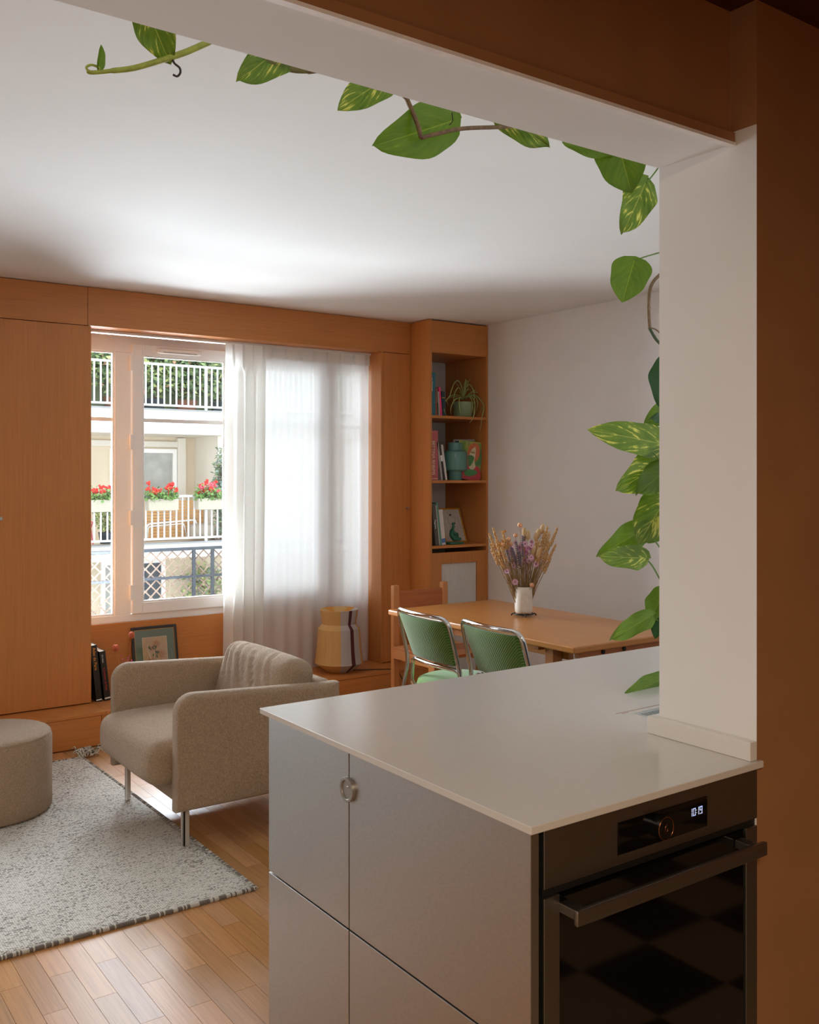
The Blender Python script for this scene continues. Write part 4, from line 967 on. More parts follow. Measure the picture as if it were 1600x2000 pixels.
book(1.722, .1905, .034, .328, .24, 5.545, M_spb, 'black book with orange spine lettering leaning on the cupboard', lean=-.098, text='Atlas de Paris', tcol=plain('orange_ink', (224, 146, 40), .5), tsize=.024, tz=.96, band=(.02, .04, M_wht))
o2 = book(1.772, .1905, .034, .288, .21, 5.548, cov('black2', (28, 25, 24), .35), 'shorter black book with red spine lettering leaning on the bench', lean=-.11, text="L'invention de Paris", tcol=plain('red_ink', (196, 34, 44), .5), tsize=.0165, tz=.66, band=(.03, .06, M_wht))
text_mesh('Eric Hazan', .011, M_wht, 'spine_lettering', o2.children[0], basis((.011, -.0004, .288 * .93), (0, 0, -1), (1, 0, 0), (0, -1, 0)))
fl = thing('dried_alliums', 'two dried coral seed heads with pink sprigs behind the armchair', 'flowers', (1.885, 5.53, .1905), local=True)
M_cor = plain('coral_seed', (206, 116, 84), .85, grain=.15, gs=100); M_mag = plain('magenta_sprig', (190, 80, 130), .85)
b = B(); lathe(b, [(.028, 0), (.036, .01), (.038, .05), (.022, .095), (.02, .12), (.017, .12), (.019, .095), (.03, .05), (0, .01)], n=24, cap1=False); mk('bud_vase', b, plain('bud_vase_glass', (150, 140, 130), .2), fl, local=True, smooth=True)
for (p, rad, z3) in ((Vector((-.046, .03, .298)), .019, 1.0), (Vector((.030, -.024, .372)), .016, 1.35)):
    b = B(); tube(b, catmull([(0, 0, .02), p * .55 + Vector((0, 0, .02)), p - Vector((0, 0, .012))], 5), .0016, 5); mk('stem', b, plain('coral_stem', (196, 126, 84), .8), fl, local=True)
    b = B()
    for k in range(14):                                  # basket of curved ribs
        a = 2 * PI * k / 14; tube(b, catmull([p + Vector((rad * math.sin(q) * math.cos(a), rad * math.sin(q) * math.sin(a), -rad * z3 * math.cos(q))) for q in (.1, .7, 1.4, 2.1, 2.75)], 3), .0017, 4)
    ball(b, p, rad * .72, 2, (1, 1, z3)); mk('seed_head', b, M_cor, fl, local=True, smooth=True)
b = B(); rs = random.Random(9)
for k in range(26):
    q = Vector((rs.uniform(-.03, .035), rs.uniform(-.03, .03), rs.uniform(.17, .265))); tube(b, [(0, 0, .1), q], .0006, 4); ball(b, q, .0042, 1)
stuff(mk('pink_sprigs', b, M_mag, fl, local=True))

# ================================================================== curtains
M_sheer = sheer('sheer_linen', (248, 249, 250), .07, .5); M_lin = sheer('gathered_linen', (244, 242, 237), .03, .45)
rail = tag(mk('curtain_rail', bx(1.692, 3.680, 5.652, 5.676, 2.338, 2.3525), plain('rail_white', (225, 222, 218), .35, grain=.01), bevel=.002), 'slim white curtain rail under the oak header', 'rail')
def curtain(name, label, x0, x1, xb0, xb1, y, ztop, zbot, folds, amp, mat, seed, n=None, pleat=True):
    rs = random.Random(seed); n = n or folds * 14; m = 60; b = B(); G = {}
    ph = [rs.uniform(-.5, .5) for _ in range(folds + 2)]; am = [rs.uniform(.6, 1.25) for _ in range(folds + 2)]
    for i in range(n + 1):
        u = i / n; k = u * folds; k0 = int(k); a_ = am[k0] * (1 - (k - k0)) + am[min(k0 + 1, folds + 1)] * (k - k0)
        for j in range(m + 1):
            v = j / m; z = ztop + (zbot - ztop) * v
            xa = x0 + (x1 - x0) * u; xb = xb0 + (xb1 - xb0) * u; x = xa + (xb - xa) * v ** 1.3
            sharp = math.sin(2 * PI * k + ph[k0] * .0); yy = amp * a_ * (.45 + .55 * min(1, v * 3)) * sharp
            yy += amp * .25 * math.sin(2 * PI * k * .37 + seed + v * 1.5) * min(1, v * 2)
            if pleat and v < .07:                         # pinched heading
                q = abs(((k + .25) % 1.0) - .5) * 2; yy = amp * .9 * (max(0, 1 - (1 - q) * 5) - .2)
            G[i, j] = b.verts.new((x + .25 * yy * math.cos(2 * PI * k), y + yy, z))
    for i in range(n):
        for j in range(m): b.faces.new((G[i, j], G[i + 1, j], G[i + 1, j + 1], G[i, j + 1]))
    t = mk(name, b, mat, smooth=True, recalc=False); return tag(t, label, 'curtain')
curtain('linen_curtain', 'off-white linen curtain gathered in heavy folds at the middle of the window', 2.565, 2.85, 2.548, 2.83, 5.638, 2.335, .200, 4, .030, M_lin, 2)
c_s = curtain('sheer_curtain', 'sheer white curtain drawn across the right half of the window', 2.835, 3.672, 2.80, 3.668, 5.676, 2.335, .195, 8, .012, M_sheer, 5)
b = B(); nn = 120
for i in range(nn):
    for (za, zb_) in ((2.337, 2.262),):
        u0, u1 = i / nn, (i + 1) / nn
        f = lambda u: 5.668 + .020 * (max(0, 1 - (1 - abs(((u * 8 + .25) % 1.0) - .5) * 2) * 5) - .2)
        q = [b.verts.new(p) for p in ((2.835 + .835 * u0, f(u0) - .006, za), (2.835 + .835 * u1, f(u1) - .006, za), (2.835 + .835 * u1, f(u1) - .006, zb_ - .004 * math.sin(u1 * 50)), (2.835 + .835 * u0, f(u0) - .006, zb_ - .004 * math.sin(u0 * 50)))]; b.faces.new(q)
bmesh.ops.remove_doubles(b, verts=b.verts[:], dist=.0005); hd_ = mk('heading_tape', b, M_lin, c_s, smooth=True)

# ================================================================== plants
def leaf_mat(name, dark, light, amount, transl=.3, stripe=False):
    s = N(name); uv = s.n('ShaderNodeUVMap'); sp = s.n('ShaderNodeSeparateXYZ'); s.l(uv.outputs[0], sp.inputs[0])
    av = s.math('ABSOLUTE', sp.outputs[1])
    info = s.n('ShaderNodeObjectInfo')
    if stripe:
        c = s.ramp(av, [(0, s2l(light)), (.30, s2l(light)), (.45, s2l(dark)), (1, s2l(dark))])
    else:
        cb = s.n('ShaderNodeCombineXYZ'); s.l(s.math('ADD', s.math('MULTIPLY', s.math('SUBTRACT', sp.outputs[0], s.math('MULTIPLY', av, .55)), 9), s.math('MULTIPLY', info.outputs['Random'], 40)), cb.inputs[0])
        s.l(s.math('MULTIPLY', sp.outputs[1], 1.4), cb.inputs[1]); nz = s.noise(cb.outputs[0], 1.0, 4, .6); n2 = s.noise(s.coord(), 26, 2)
        f = s.math('ADD', s.math('MULTIPLY', nz, .75), s.math('MULTIPLY', n2, .25))
        md = tuple((a + b_ * 2) / 3 for a, b_ in zip(light, dark))
        c = s.ramp(f, [(.30, s2l(dark)), (amount, s2l(md)), (amount + .05, s2l(light)), (1, s2l(light))])
        c = s.mix(s.ramp(av, [(0, (.55,) * 3 + (1,)), (.035, (0,) * 3 + (1,))]), c, s2l(light))
    t = s.n('ShaderNodeBsdfTranslucent'); s.l(c, t.inputs[0]); s.l(c, s.p.inputs['Base Color']); s.p.inputs['Roughness'].default_value = .38; s.p.inputs['Specular IOR Level'].default_value = .45
    m = s.n('ShaderNodeMixShader'); m.inputs[0].default_value = transl; s.l(s.p.outputs[0], m.inputs[1]); s.l(t.outputs[0], m.inputs[2]); s.l(m.outputs[0], s.out.inputs[0]); return s.m
LM = [leaf_mat('pothos_leaf_plain', (74, 106, 10), (158, 172, 46), .66), leaf_mat('pothos_leaf_marbled', (58, 94, 8), (200, 194, 88), .555), leaf_mat('pothos_leaf_dark', (34, 72, 30), (70, 108, 44), .75, .15)]
CAMP = Vector((0, 0, H))
def leaf(base, tip, wid, mat, parent, off, roll=0.0, pitch=0.0, fold=.22, droop=.12, name='leaf', wave=.0):
    """heart-shaped blade from base to tip; faces the room, turned by roll (about the midrib) and pitch"""
    base, tip = Vector(base), Vector(tip); ax = tip - base; L = ax.length; ax.normalize()
    nv = (CAMP - (base + tip) / 2).normalized(); sd = ax.cross(nv).normalized(); nv = sd.cross(ax).normalized()
    Q = Quaternion(ax, roll); sd = Q @ sd; nv = Q @ nv
    nu, nw = 16, 10; b = B(); uvl = b.loops.layers.uv.new('UVMap'); G = {}; UV = {}
    for i in range(nu + 1):
        u = -.13 + 1.13 * i / nu; f = math.sqrt(max(0, u + .13)) * max(0, 1 - u) ** .78 / .52
        f *= 1 + .05 * math.sin(u * 11 + wave * 9)
        for j in range(-nw, nw + 1):
            v = j / nw; al = u if u > 0 else u * abs(v) ** .6
            w_ = f * wid / 2 * v
            hgt = fold * abs(w_) * (1 - .35 * abs(v)) - droop * L * max(0, u) ** 2 + wave * .012 * math.sin(u * 9 + v * 2) * abs(v)
            p = base + ax * (al * L) + sd * w_ + nv * hgt
            G[i, j] = b.verts.new(p - off); UV[G[i, j]] = (al, v)
    for i in range(nu):
        for j in range(-nw, nw):
            q = (G[i, j], G[i + 1, j], G[i + 1, j + 1], G[i, j + 1])
            fc = b.faces.new(q); fc.smooth = True
            for lp in fc.loops: lp[uvl].uv = UV[lp.vert]
    bmesh.ops.remove_doubles(b, verts=b.verts[:], dist=1e-5)
    o = mk(name, b, mat, parent, local=True, smooth=True, recalc=False); return o
VY = 1.78
po = thing('pothos', 'variegated pothos vine trailing behind the beam and down the pillar', 'plant', (1.90, 1.56, .921))
off = Vector((1.90, 1.56, .921))
M_vine = plain('green_vine', (164, 172, 70), .5, grain=.15, gs=60); M_wvine = plain('brown_vine', (126, 100, 72), .7, grain=.25, gs=80); M_pet = plain('petiole', (96, 130, 48), .5, grain=.1)
def vine(pts, r, m, nm='vine', n=7):
    b = B(); P = catmull([Vector(p) - off for p in pts], 6); tube(b, P, r, n); return mk(nm, b, m, po, local=True, smooth=True)
Y = lambda px, py, y=VY: atY(px, py, y)
# main stem: up behind the pillar, along behind the beam, then free at the left
vine([(2.1, 1.57, .87), (2.14, 1.66, 1.2), (2.13, 1.75, 1.5), (2.14, 1.77, 1.72), (2.2, 1.77, 1.86)], .0055, M_wvine)
vine([Y(1318, 690, 1.77), Y(1286, 668, 1.77), Y(1269, 642, 1.77)], .0042, plain('dark_green_vine', (66, 78, 46), .6))
vine([Y(1269, 642, 1.77), Y(1267, 600, 1.77), Y(1271, 561, 1.77), Y(1290, 536, 1.77), Y(1325, 515, 1.77)], .0050, M_wvine)
vine([Y(1270, 640, 1.77), Y(1283, 645, 1.77), Y(1300, 662, 1.77)], .0022, M_wvine)
b = B(); rs = random.Random(4)
for px, py in ((1275, 566), (1274, 640), (1282, 655), (1279, 652), (1273, 600), (1272, 580)):
    a = Y(px - 3, py, 1.77) - off; tube(b, [a, a + Vector((.006, 0, rs.uniform(-.004, .006)))], .0006, 4)
mk('aerial_root', b, M_wvine, po, local=True)
vine([Y(1325, 515, 1.77), (2.2, 1.78, 2.0), (2.2, 1.78, 2.25), (2.05, 1.78, 2.42), Y(1180, 240), Y(1080, 235), Y(992, 247), Y(905, 251), Y(850, 262), Y(823, 269)], .0050, M_wvine)
vine([Y(823, 269), Y(815, 240), Y(800, 205), Y(788, 186), Y(740, 150), Y(660, 135), Y(602, 140)], .0056, M_wvine)
vine([Y(604, 138), Y(575, 137), Y(546, 130), Y(520, 119), Y(500, 107), Y(470, 78), Y(430, 73), Y(405, 83)], .0062, plain('olive_vine', (112, 104, 50), .6, grain=.2))
vine([Y(408, 82), Y(365, 101), Y(320, 116), Y(262, 133), Y(215, 139), Y(180, 142), Y(170, 138)], [.0062] * 12 + [.0055] * 12 + [.0042] * 12 + [.003], M_vine, n=8)
vine([Y(172, 139), Y(169, 131), Y(180, 127), Y(195, 134), Y(190, 141)], .0024, M_vine, 'tendril')
vine([Y(337, 116), Y(341, 124), Y(351, 133), Y(352, 143), Y(346, 149), Y(338, 146)], .0022, plain('dark_root', (58, 46, 40), .7), 'aerial_root')
vine([Y(546, 131), Y(549, 139), Y(552, 143)], .0014, plain('dark_root', (58, 46, 40), .7), 'aerial_root')
vine([Y(878, 244), Y(884, 236), Y(883, 220)], .0012, plain('dark_root', (58, 46, 40), .7), 'aerial_root')
# blades: base, tip (both on the vine's side of the beam / pillar), width, look
LV = [((192, 134), (201, 86), 20, 0, .9, VY, VY), ((283, 5), (331, 128), 84, 1, .35, VY - .02, VY), ((566, 78), (475, 155), 86, 1, -.3, VY, VY - .02), ((760, 150), (666, 207), 70, 1, .35, VY, VY - .02),
      ((884, 236), (744, 284), 104, 0, -.25, VY + .03, VY), ((975, 215), (1076, 295), 62, 1, .4, VY, VY - .01), ((1205, 268), (1231, 375), 104, 0, .3, VY, VY - .03), ((1110, 270), (1205, 314), 40, 0, .6, VY + .02, VY),
      ((1261, 357), (1222, 449), 70, 1, -.3, VY - .02, VY - .04), ((1239, 510), (1216, 586), 80, 0, .1, 1.76, 1.75), ((1318, 705), (1292, 792), 82, 2, .1, 1.78, 1.76), ((1325, 790), (1266, 822), 52, 0, .3, 1.79, 1.78),
      ((1296, 868), (1167, 839), 66, 1, .25, 1.77, 1.72), ((1300, 900), (1216, 954), 78, 1, -.2, 1.78, 1.75), ((1305, 915), (1250, 958), 62, 0, .35, 1.75, 1.72), ((1300, 976), (1250, 1056), 84, 1, .1, 1.77, 1.74),
      ((1262, 1030), (1178, 1083), 58, 0, -.3, 1.81, 1.78), ((1259, 1090), (1179, 1086), 50, 1, .2, 1.75, 1.73), ((1300, 1035), (1268, 1058), 24, 0, .2, 1.79, 1.78), ((1300, 1155), (1268, 1208), 54, 0, .5, 1.78, 1.76),
      ((1271, 1204), (1200, 1243), 42, 0, .3, 1.75, 1.72), ((1294, 1190), (1279, 1246), 34, 2, .3, 1.76, 1.75), ((1300, 1324), (1227, 1355), 40, 0, .2, 1.77, 1.72), ((1310, 812), (1276, 816), 26, 2, .5, 1.75, 1.73)]
for k, (bs, tp, wpx, mi, roll, y0, y1) in enumerate(LV):
    p0, p1 = Y(bs[0], bs[1], y0), Y(tp[0], tp[1], y1)
    t = p0.x * _F2[0] + p0.y * _F2[1]
    leaf(p0, p1, wpx * t / F_PX * 1.02, LM[mi], po, off, roll=roll * .7, fold=.18 if k else .9, droop=.10, wave=(k % 3) * .3)
for pts in ([(1262, 358), (1277, 340), (1290, 322)], [(1240, 509), (1262, 501), (1292, 493), (1315, 492)], [(1259, 1089), (1275, 1106), (1292, 1137)], [(1272, 1204), (1282, 1210), (1296, 1220)], [(1262, 873), (1276, 884), (1300, 912)], [(1263, 1035), (1275, 1050), (1300, 1085)]):
    vine([Y(px, py, 1.76) for px, py in pts], .0021, M_pet, 'petiole', 6)

# ------------------------------------------------------------------ spider plant on the top shelf
SP = Vector((4.245, 5.43, ZS1)); SP.x = atY(904, 800, 5.43).x
sp_ = thing('spider_plant', 'spider plant in a sage green pot on the top shelf', 'plant', tuple(SP), local=True)
M_pot = plain('sage_glaze', (142, 162, 122), .3, grain=.05)
b = B(); lathe(b, [(.052, .008), (.066, .008), (.070, .013), (.073, .105), (.074, .112), (.070, .113), (.066, .105), (.062, .02), (0, .02)], n=40, cap1=False); pt = mk('pot', b, M_pot, sp_, local=True, smooth='auto')
b = B(); lathe(b, [(.050, 0), (.060, 0), (.066, .010), (.063, .010), (.056, .006), (0, .006)], n=40, cap1=False); mk('saucer', b, M_pot, pt, local=True, smooth='auto')
b = B(); lathe(b, [(.066, .100), (.03, .104), (0, .104)], n=24, cap0=False, cap1=False); mk('soil', b, plain('soil', (48, 34, 26), .95, grain=.3), pt, local=True)
M_sp = leaf_mat('spider_leaf', (96, 136, 52), (214, 214, 150), .5, .25, stripe=True)
SL = [([(860, 770), (800, 560), (690, 390), (530, 270)], 5.44, 13), ([(860, 760), (840, 520), (745, 320), (640, 370), (560, 560), (520, 700), (440, 800), (450, 890), (520, 990)], 5.33, 30), ([(860, 770), (880, 560), (925, 300), (940, 285)], 5.46, 42), ([(870, 770), (910, 520), (958, 310), (990, 450), (985, 620)], 5.36, 30),
      ([(860, 770), (960, 430), (1100, 200), (1360, 0)], 5.50, 16), ([(870, 770), (950, 470), (1040, 420), (1130, 560), (1160, 760), (1120, 960), (1080, 1080)], 5.33, 32), ([(860, 770), (800, 560), (730, 500), (650, 620), (615, 820), (650, 980)], 5.32, 34), ([(860, 780), (760, 700), (600, 690), (450, 790), (370, 920), (370, 1040), (410, 1180), (520, 1260)], 5.31, 26),
      ([(860, 790), (700, 730), (540, 760), (450, 850)], 5.4, 18), ([(860, 790), (690, 780), (590, 900), (540, 1060), (555, 1220)], 5.31, 38), ([(860, 800), (775, 750), (760, 900), (780, 1080), (820, 1260)], 5.285, 36), ([(880, 790), (950, 720), (1060, 760), (1110, 950), (1150, 1310)], 5.285, 34),
      ([(880, 790), (1000, 700), (1130, 780), (1170, 950), (1150, 1180), (1080, 1350), (1000, 1430)], 5.28, 34), ([(880, 790), (1050, 690), (1200, 760), (1240, 950), (1160, 1200)], 5.32, 28), ([(880, 790), (1100, 680), (1250, 750), (1330, 900), (1340, 1050), (1250, 1240)], 5.33, 32), ([(880, 790), (1100, 620), (1300, 640), (1430, 780), (1440, 900), (1370, 1050)], 5.34, 28),
      ([(880, 780), (1120, 580), (1320, 560), (1480, 660), (1520, 780), (1460, 880)], 5.4, 20), ([(880, 790), (1150, 690), (1300, 800), (1400, 950), (1390, 1100), (1355, 1250), (1330, 1460), (1285, 1740)], 5.275, 34), ([(870, 790), (960, 560), (1040, 560), (1100, 700), (1080, 860)], 5.5, 26), ([(860, 790), (780, 620), (700, 580), (660, 660)], 5.5, 20)]
for pts, yt, wz in SL:
    b = B(); uvl = b.loops.layers.uv.new('UVMap'); n = len(pts) - 1; P = []
    for k, (a, c) in enumerate(pts):
        y = 5.43 + (yt - 5.43) * min(1, (k / n) * (1.6 if yt < 5.30 else 1.1)); P.append(atY(840 + a / 13.333, 720 + c / 13.333, y) - SP)
    P = catmull(P, 5); m = len(P); pr = None
    for k, p in enumerate(P):
        tn = (P[min(k + 1, m - 1)] - P[max(k - 1, 0)]).normalized(); vw = (CAMP - SP - p).normalized(); sd = tn.cross(vw); sd = sd.normalized() if sd.length > 1e-4 else Vector((1, 0, 0))
        u = k / (m - 1); w_ = wz / 13.333 / 275 * .5 * (min(1, .45 + u * 2.2)) * max(.04, (1 - u ** 3)) 
        row = [b.verts.new(p + sd * w_ * v + vw * (.35 * w_ * abs(v))) for v in (-1, 0, 1)]
        if pr:
            for q in (0, 1):
                f = b.faces.new((pr[0][q], row[q], row[q + 1], pr[0][q + 1])); f.smooth = True
                for lp in f.loops: lp[uvl].uv = (u, {0: -1, 1: 0, 2: 1}[(row if lp.vert in row else pr[0]).index(lp.vert)])
        pr = (row,)
    mk('leaf', b, M_sp, sp_, local=True, smooth=True, recalc=False)

# ================================================================== outside: guard rail on the window
gr = thing('window_guard', 'dark iron window guard with a diamond lattice', 'railing', (2.7, 6.12, .55))
M_iron = plain('grey_iron', (44, 48, 55), .5, .2, grain=.1); M_lat = plain('beige_lattice', (112, 92, 80), .7, grain=.05)
GY = 6.12
mk('top_rail', bx(1.3, 4.0, GY - .018, GY + .018, .992, 1.012), M_iron, gr, bevel=.003)
mk('mid_rail', bx(1.3, 4.0, GY - .01, GY + .01, .806, .822), M_iron, gr)
mk('bottom_rail', bx(1.3, 4.0, GY - .012, GY + .012, .585, .603), M_iron, gr)
for x in (1.34, 2.555, 2.69, 3.9): mk('post', bx(x - .010, x + .010, GY - .0095, GY + .0095, .40, .9915), M_iron, gr)
z0, z1 = .545, .990; pitch = .074; n = 0
for s in (-1, 1):
    k = 0; c = 1.3 - (z1 - z0)
    while c < 4.0:
        a = Vector((c, GY + (.013 if s > 0 else .0165), z0 if s > 0 else z1)); d = Vector((c + (z1 - z0), GY + (.013 if s > 0 else .0165), z1 if s > 0 else z0))
        if d.x < 3.9 and a.x > 1.32:
            b = B(); L = (d - a).length; M = Matrix.Rotation(math.atan2(d.z - a.z, d.x - a.x) * -1, 3, 'Y'); obox(b, (a + d) / 2, (L, .0035, .0085), M); mk('lattice_strip', b, M_lat, gr); n += 1
        c += pitch

# ------------------------------------------------------------------ building across the street
BYF, BYW = 18.6, 20.2
M_fac = plain('cream_render', (222, 208, 184), .9, spec=.1, grain=.03, gs=3); M_facw = plain('white_render', (228, 222, 210), .9, spec=.1, grain=.02, gs=3); M_rail = plain('white_railing', (232, 232, 232), .4, grain=.01)
bd = thing('opposite_building', 'cream apartment building with balconies across the street', 'building', (8, 20.2, -6))
b = B()
box(b, -6, 26, BYW, BYW + .3, -6, 6.0); mk('facade', b, M_fac, bd)
for z0, z1, x0 in ((2.32, 2.80, -6), (-.19, .105, -6)):
    mk('balcony_slab', bx(x0, 26, BYF, BYW, z0, z1), M_facw, bd); mk('slab_coping', bx(x0, 26, BYF - .04, BYF + .12, z1, z1 + .025), plain('zinc_coping', (150, 152, 154), .5, .3), bd)
mk('side_wall', bx(8.45, 9.6, BYF + .35, BYW, .13, 2.32), M_facw, bd)
mk('pilaster', bx(8.02, 8.20, BYW - .12, BYW, .13, 2.30), M_facw, bd); mk('cornice', bx(4, 8.02, BYW - .1, BYW, 2.10, 2.22), M_facw, bd)
# sliding window of the loggia, and the dark window below
def far_window(x0, x1, z0, z1, split, dark_left):
    f = mk('window', ring(x0, x1, BYW - .08, BYW, z0, z1, .09, .09, .06, .09), M_pvc, bd)
    mk('window_sash', bx(split - .05, split + .05, BYW - .07, BYW, z0 + .06, z1 - .09), M_pvc, f)
    G1 = plain('far_glass_dark', (52, 56, 62), .1, grain=.5, gs=2.5); G2 = plain('far_glass_pale', (168, 168, 160), .15, grain=.15, gs=4)
    mk('pane', bx(x0 + .09, split - .05, BYW - .03, BYW - .01, z0 + .06, z1 - .09), G1 if dark_left else G2, f); mk('pane', bx(split + .05, x1 - .09, BYW - .03, BYW - .01, z0 + .06, z1 - .09), G2 if dark_left else G1, f)
far_window(6.55, 8.03 - .02, .35, 2.06, 7.22, True)
far_window(6.35, 7.75, -2.2, -.32, 7.02, False)
# balconies' railings: every baluster a part
def balcony(x0, x1, zt, zb, zfloor, label, tilt=0):
    t = thing('balcony_railing', label, 'railing', ((x0 + x1) / 2, BYF + .06, zfloor), group=None)
    y = BYF + .06
    mk('top_rail', bx(x0, x1, y - .025, y + .025, zt - .045, zt), M_rail, t); mk('bottom_rail', bx(x0, x1, y - .02, y + .02, zb - .02, zb + .02), M_rail, t)
    me = None; k = 0; x = x0
    while x < x1:
        post = k % 11 == 5
        if post: mk('post', bx(x - .025, x + .025, y - .025, y + .025, zfloor, zt - .046), M_rail, t)
        else:
            if me is None:
                bb = B(); box(bb, -.014, .014, -.014, .014, 0, zt - zb - .066); me = bpy.data.meshes.new('baluster'); bb.to_mesh(me); bb.free(); me.materials.append(M_rail)
            o = link_mesh('baluster', me, t); o.location = Vector((x, y, zb + .0205)) - woff(t)
        x += .128; k += 1
    return t
balcony(4.6, 13.4, 3.745, 2.90, 2.826, 'white balcony railing of the upper, planted balcony across the street')
balcony(4.6, 13.4, 1.085, .205, .131, 'white balcony railing with geranium boxes across the street')
# foliage
def foliage(name, label, cat, c, size, n, cols, seed, leaf_l=.11, stem=True, pot=None, group=None):
    rs = random.Random(seed); t = thing(name, label, cat, c, group=group, local=True); b = B()
    for k in range(n):
        while True:
            u = Vector((rs.uniform(-1, 1), rs.uniform(-1, 1), rs.uniform(-1, 1)))
            if u.length < 1: break
        u = u * (.55 + .45 * rs.random()) / max(.3, u.length) if rs.random() < .6 else u
        p = Vector((u.x * size[0], u.y * size[1], size[2] + u.z * size[2])); L = leaf_l * rs.uniform(.6, 1.3); d = Vector((rs.gauss(0, 1), rs.gauss(0, 1), rs.gauss(-.2, .8))).normalized(); s_ = d.orthogonal().normalized(); s_ = Quaternion(d, rs.uniform(0, 6)) @ s_
        vs_ = [b.verts.new(q) for q in (p, p + d * L * .5 + s_ * L * .24, p + d * L, p + d * L * .5 - s_ * L * .24)]; f = b.faces.new(vs_); f.material_index = rs.choices(range(len(cols)), weights=[c_[1] for c_ in cols])[0]
    stuff(mk('foliage', b, [c_[0] for c_ in cols], t, local=True, recalc=False))
    if stem:
        b = B()
        for k in range(5): tube(b, catmull([(rs.uniform(-.05, .05), 0, .0), (rs.uniform(-.3, .3) * size[0], 0, size[2] * .8), (rs.uniform(-.7, .7) * size[0], 0, size[2] * 1.6)], 3), .012, 5)
        mk('stem', b, plain('bark', (96, 78, 58), .9), t, local=True)
    if pot:
        b = B(); w_, h_ = pot; lathe(b, [(w_ * .8, -h_), (w_, -.01), (w_ * 1.05, 0), (w_ * .9, 0), (w_ * .85, -.05), (0, -.05)], n=20, cap1=False); mk('pot', b, plain('terracotta_pot' if seed % 2 else 'dark_pot', (140, 96, 76) if seed % 2 else (60, 66, 72), .8), t, local=True, smooth='auto')
    return t
Gd = plain('hedge_dark', (104, 126, 88), .7, grain=.3, gs=8); Gm = plain('hedge_mid', (142, 164, 108), .7, grain=.2, gs=8); Gl = plain('hedge_light', (198, 204, 134), .7, grain=.2, gs=8); Gr = plain('hedge_rust', (214, 156, 130), .7, grain=.2); Gb = plain('hedge_bluegreen', (126, 146, 134), .7, grain=.2)
wh = ['yellow-green leafy shrub at the left of the upper balcony', 'second yellow-green shrub from the left on the upper balcony', 'tall mixed green shrub with rust leaves on the upper balcony', 'dense dark green shrub in the middle of the upper balcony', 'thin reddish-green shrub right of the upper balcony middle', 'dark green shrub behind the curtain edge on the upper balcony', 'green shrub at the far right of the upper balcony']
for k, x in enumerate((5.55, 6.35, 7.15, 7.85, 8.65, 9.6, 10.7)):
    foliage('balcony_shrub', wh[k], 'shrub', (x, BYF + .62, 3.06), (.52, .34, .78 + .1 * (k % 3)), 1500, [(Gd, 4), (Gm, 4), (Gl, 3.2 if k in (0, 1, 2) else 1), (Gr, .5 if k % 2 else .2)], 20 + k, .14, pot=(.24, .23), group='shrubs on the upper balcony')
mk('planting_screen', bx(4.6, 13, BYW - .55, BYW - .5, 2.85, 4.7), plain('reed_screen', (150, 160, 126), .9, grain=.25, gs=5), bd)
foliage('climbing_plant', 'blue-green climber on the side wall of the lower balcony', 'plant', (8.50, BYF + .30, .14), (.17, .12, .98), 900, [(Gb, 5), (Gd, 3), (Gm, 1)], 41, .09, pot=(.13, .0099))
foliage('potted_bush', 'feathery light green bush on the lower balcony floor', 'plant', (6.10, BYF + .35, .36), (.26, .2, .30), 700, [(Gl, 4), (Gm, 4)], 42, .07, pot=(.17, .225))
foliage('street_shrub', 'leafy shrub on a trellis low down across the street', 'plant', (8.55, BYW - .4, -1.75), (.55, .25, .66), 700, [(Gm, 4), (Gl, 2), (Gb, 2)], 43, .12)
# geranium boxes
M_box = plain('concrete_box', (192, 184, 166), .9, grain=.05); M_red = plain('geranium_red', (226, 58, 48), .7, grain=.15, gs=30); M_pk = plain('geranium_pink', (222, 92, 104), .7, grain=.15, gs=30); M_gl = plain('geranium_leaf', (112, 148, 76), .7, grain=.2, gs=20)
for (xa, xb, lab, sd) in ((5.55, 6.32, 'flower box of red geraniums on the left of the railing across the street', 1), (6.74, 7.36, 'flower box of red geraniums in the middle of the railing across the street', 2), (7.78, 8.36, 'flower box of red and pink geraniums on the right of the railing across the street', 3)):
    rs = random.Random(sd); t = thing('flower_box', lab, 'flower box', ((xa + xb) / 2, BYF - .09, .78), group='geranium boxes on the railing across the street', local=True); W_ = (xb - xa) / 2
    b = B(); rbox(b, (2 * W_, .20, .24), .02, 4, c=(0, -.03, .12)); mk('box', b, M_box, t, local=True, smooth='auto')
    mk('hook', bx(-W_ * .6, -W_ * .6 + .02, .075, .15, .16, .31), M_rail, t, local=True)
    b = B()
    for k in range(330):
        p = Vector((rs.uniform(-1, 1) * W_ * 1.05, rs.gauss(-.03, .09), .22 + abs(rs.gauss(.06, .08)))); L = .07; d = Vector((rs.gauss(0, 1), rs.gauss(0, 1), rs.gauss(0, .7))).normalized(); s_ = d.orthogonal().normalized()
        b.faces.new([b.verts.new(q) for q in (p, p + d * L * .5 + s_ * L * .5, p + d * L, p + d * L * .5 - s_ * L * .5)])
    stuff(mk('foliage', b, M_gl, t, local=True, recalc=False))
    for k in range(11):
        c = Vector((rs.uniform(-.95, .95) * W_, rs.uniform(-.14, .04), .36 + rs.uniform(-.02, .22) * (1 if sd > 1 else .7))); b = B(); tube(b, [(c.x * .9, -.03, .22), tuple(c)], .006, 4)
        for j in range(9): ball(b, c + Vector((rs.gauss(0, .03), rs.gauss(0, .03), rs.gauss(0, .018))), .026, 1)
        mk('flower_head', b, M_pk if sd == 3 and k % 2 else M_red, t, local=True)
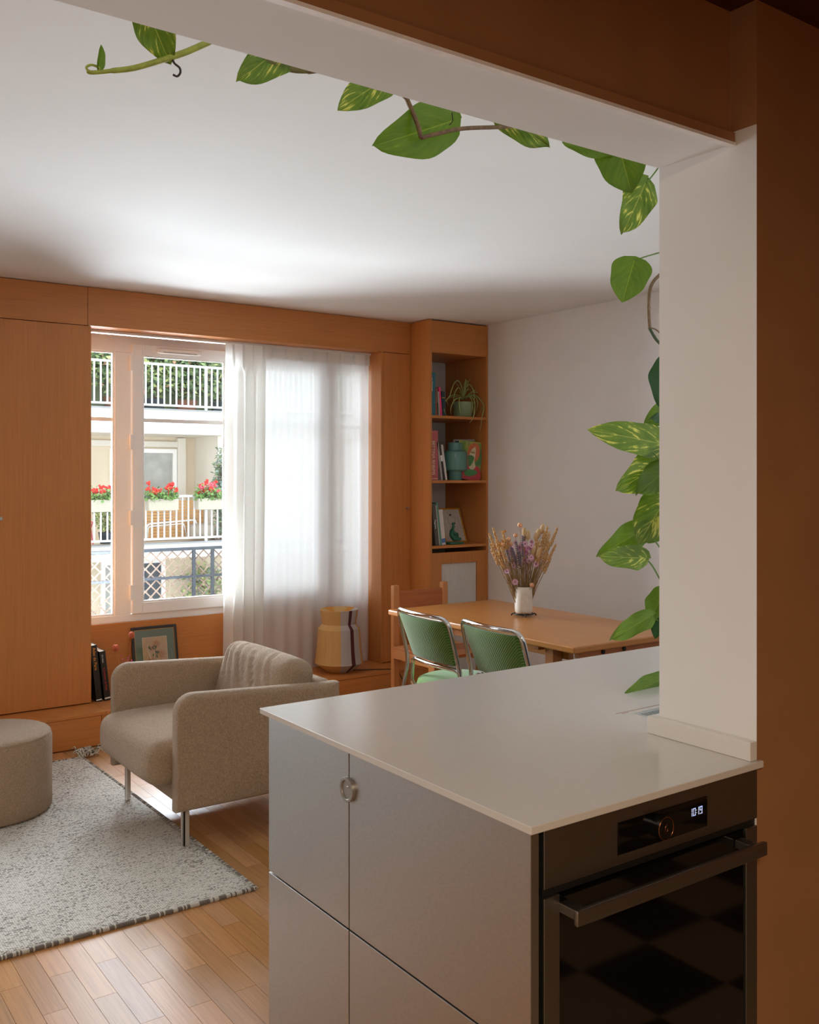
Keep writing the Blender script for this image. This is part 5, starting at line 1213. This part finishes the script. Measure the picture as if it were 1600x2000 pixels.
# loggia furniture: slatted screen, lounger frame, cushion, folding chair
M_tk = wood('teak_slats', (206, 156, 100), 'x', rough=.6, fig=.3)
ws = thing('slatted_screen', 'leaning wooden slatted panel on the lower balcony', 'screen', (7.62, BYF + .75, .131), local=True)
for k in range(13): mk('slat', bx(-.68, .68, -.012, .012, .03 + k * .062, .03 + k * .062 + .05), M_tk, ws, local=True)
for x in (-.66, -.40, .62): mk('batten', bx(x - .035, x + .035, .0125, .035, .0, .84), M_tk, ws, local=True)
lf = thing('lounger_frame', 'folded white tubular lounger frame before the wooden screen', 'chair', (7.45, BYF + .45, .131), local=True)
b = B(); tube(b, rounded([(-.55, 0, .012), (-.50, 0, .36), (.55, 0, .42), (.60, 0, .012)], .08), .018, 8); mk('frame', b, M_rail, lf, local=True, smooth=True)
b = B(); tube(b, rounded([(-.45, .15, .012), (-.42, .15, .30), (.35, .15, .34), (.42, .15, .012)], .06), .014, 8); mk('frame', b, M_rail, lf, local=True, smooth=True)
b = B(); rbox(b, (.55, .3, .34), .10, 8, lambda p: Vector((p.x, p.y, p.z * (1 - .25 * abs(p.x)))), (8.10, BYF + .42, .131 + .172)); tag(mk('cushion_bag', b, plain('taupe_bag', (176, 164, 150), .9, grain=.1, gs=6), smooth=True), 'slumped taupe bag beside the wooden screen across the street', 'bag')
fc_ = thing('folding_chair', 'pink-red folding chair at the left of the lower balcony', 'chair', (5.62, BYF + .6, .131), local=True); M_pc = plain('pink_red_metal', (212, 90, 112), .5)
for k in (0, 1): mk('back_slat', bx(-.18, .18, .10, .115, .70 + k * .10, .76 + k * .10), M_pc, fc_, local=True)
mk('seat', bx(-.18, .18, -.3, .05, .43, .45), M_pc, fc_, local=True)
for x in (-.19, .19):
    b = B(); tube(b, [(x, .13, .86), (x, -.28, .0)], .012, 6); mk('leg', b, M_pc, fc_, local=True); b = B(); tube(b, [(x, -.26, .44), (x, .16, .0)], .012, 6); mk('leg', b, M_pc, fc_, local=True)
# street ground far below
struct(mk('street', bx(-10, 30, 6.2, 40, -6.2, -6.0), plain('asphalt', (120, 118, 114), .9, grain=.1, gs=2)))
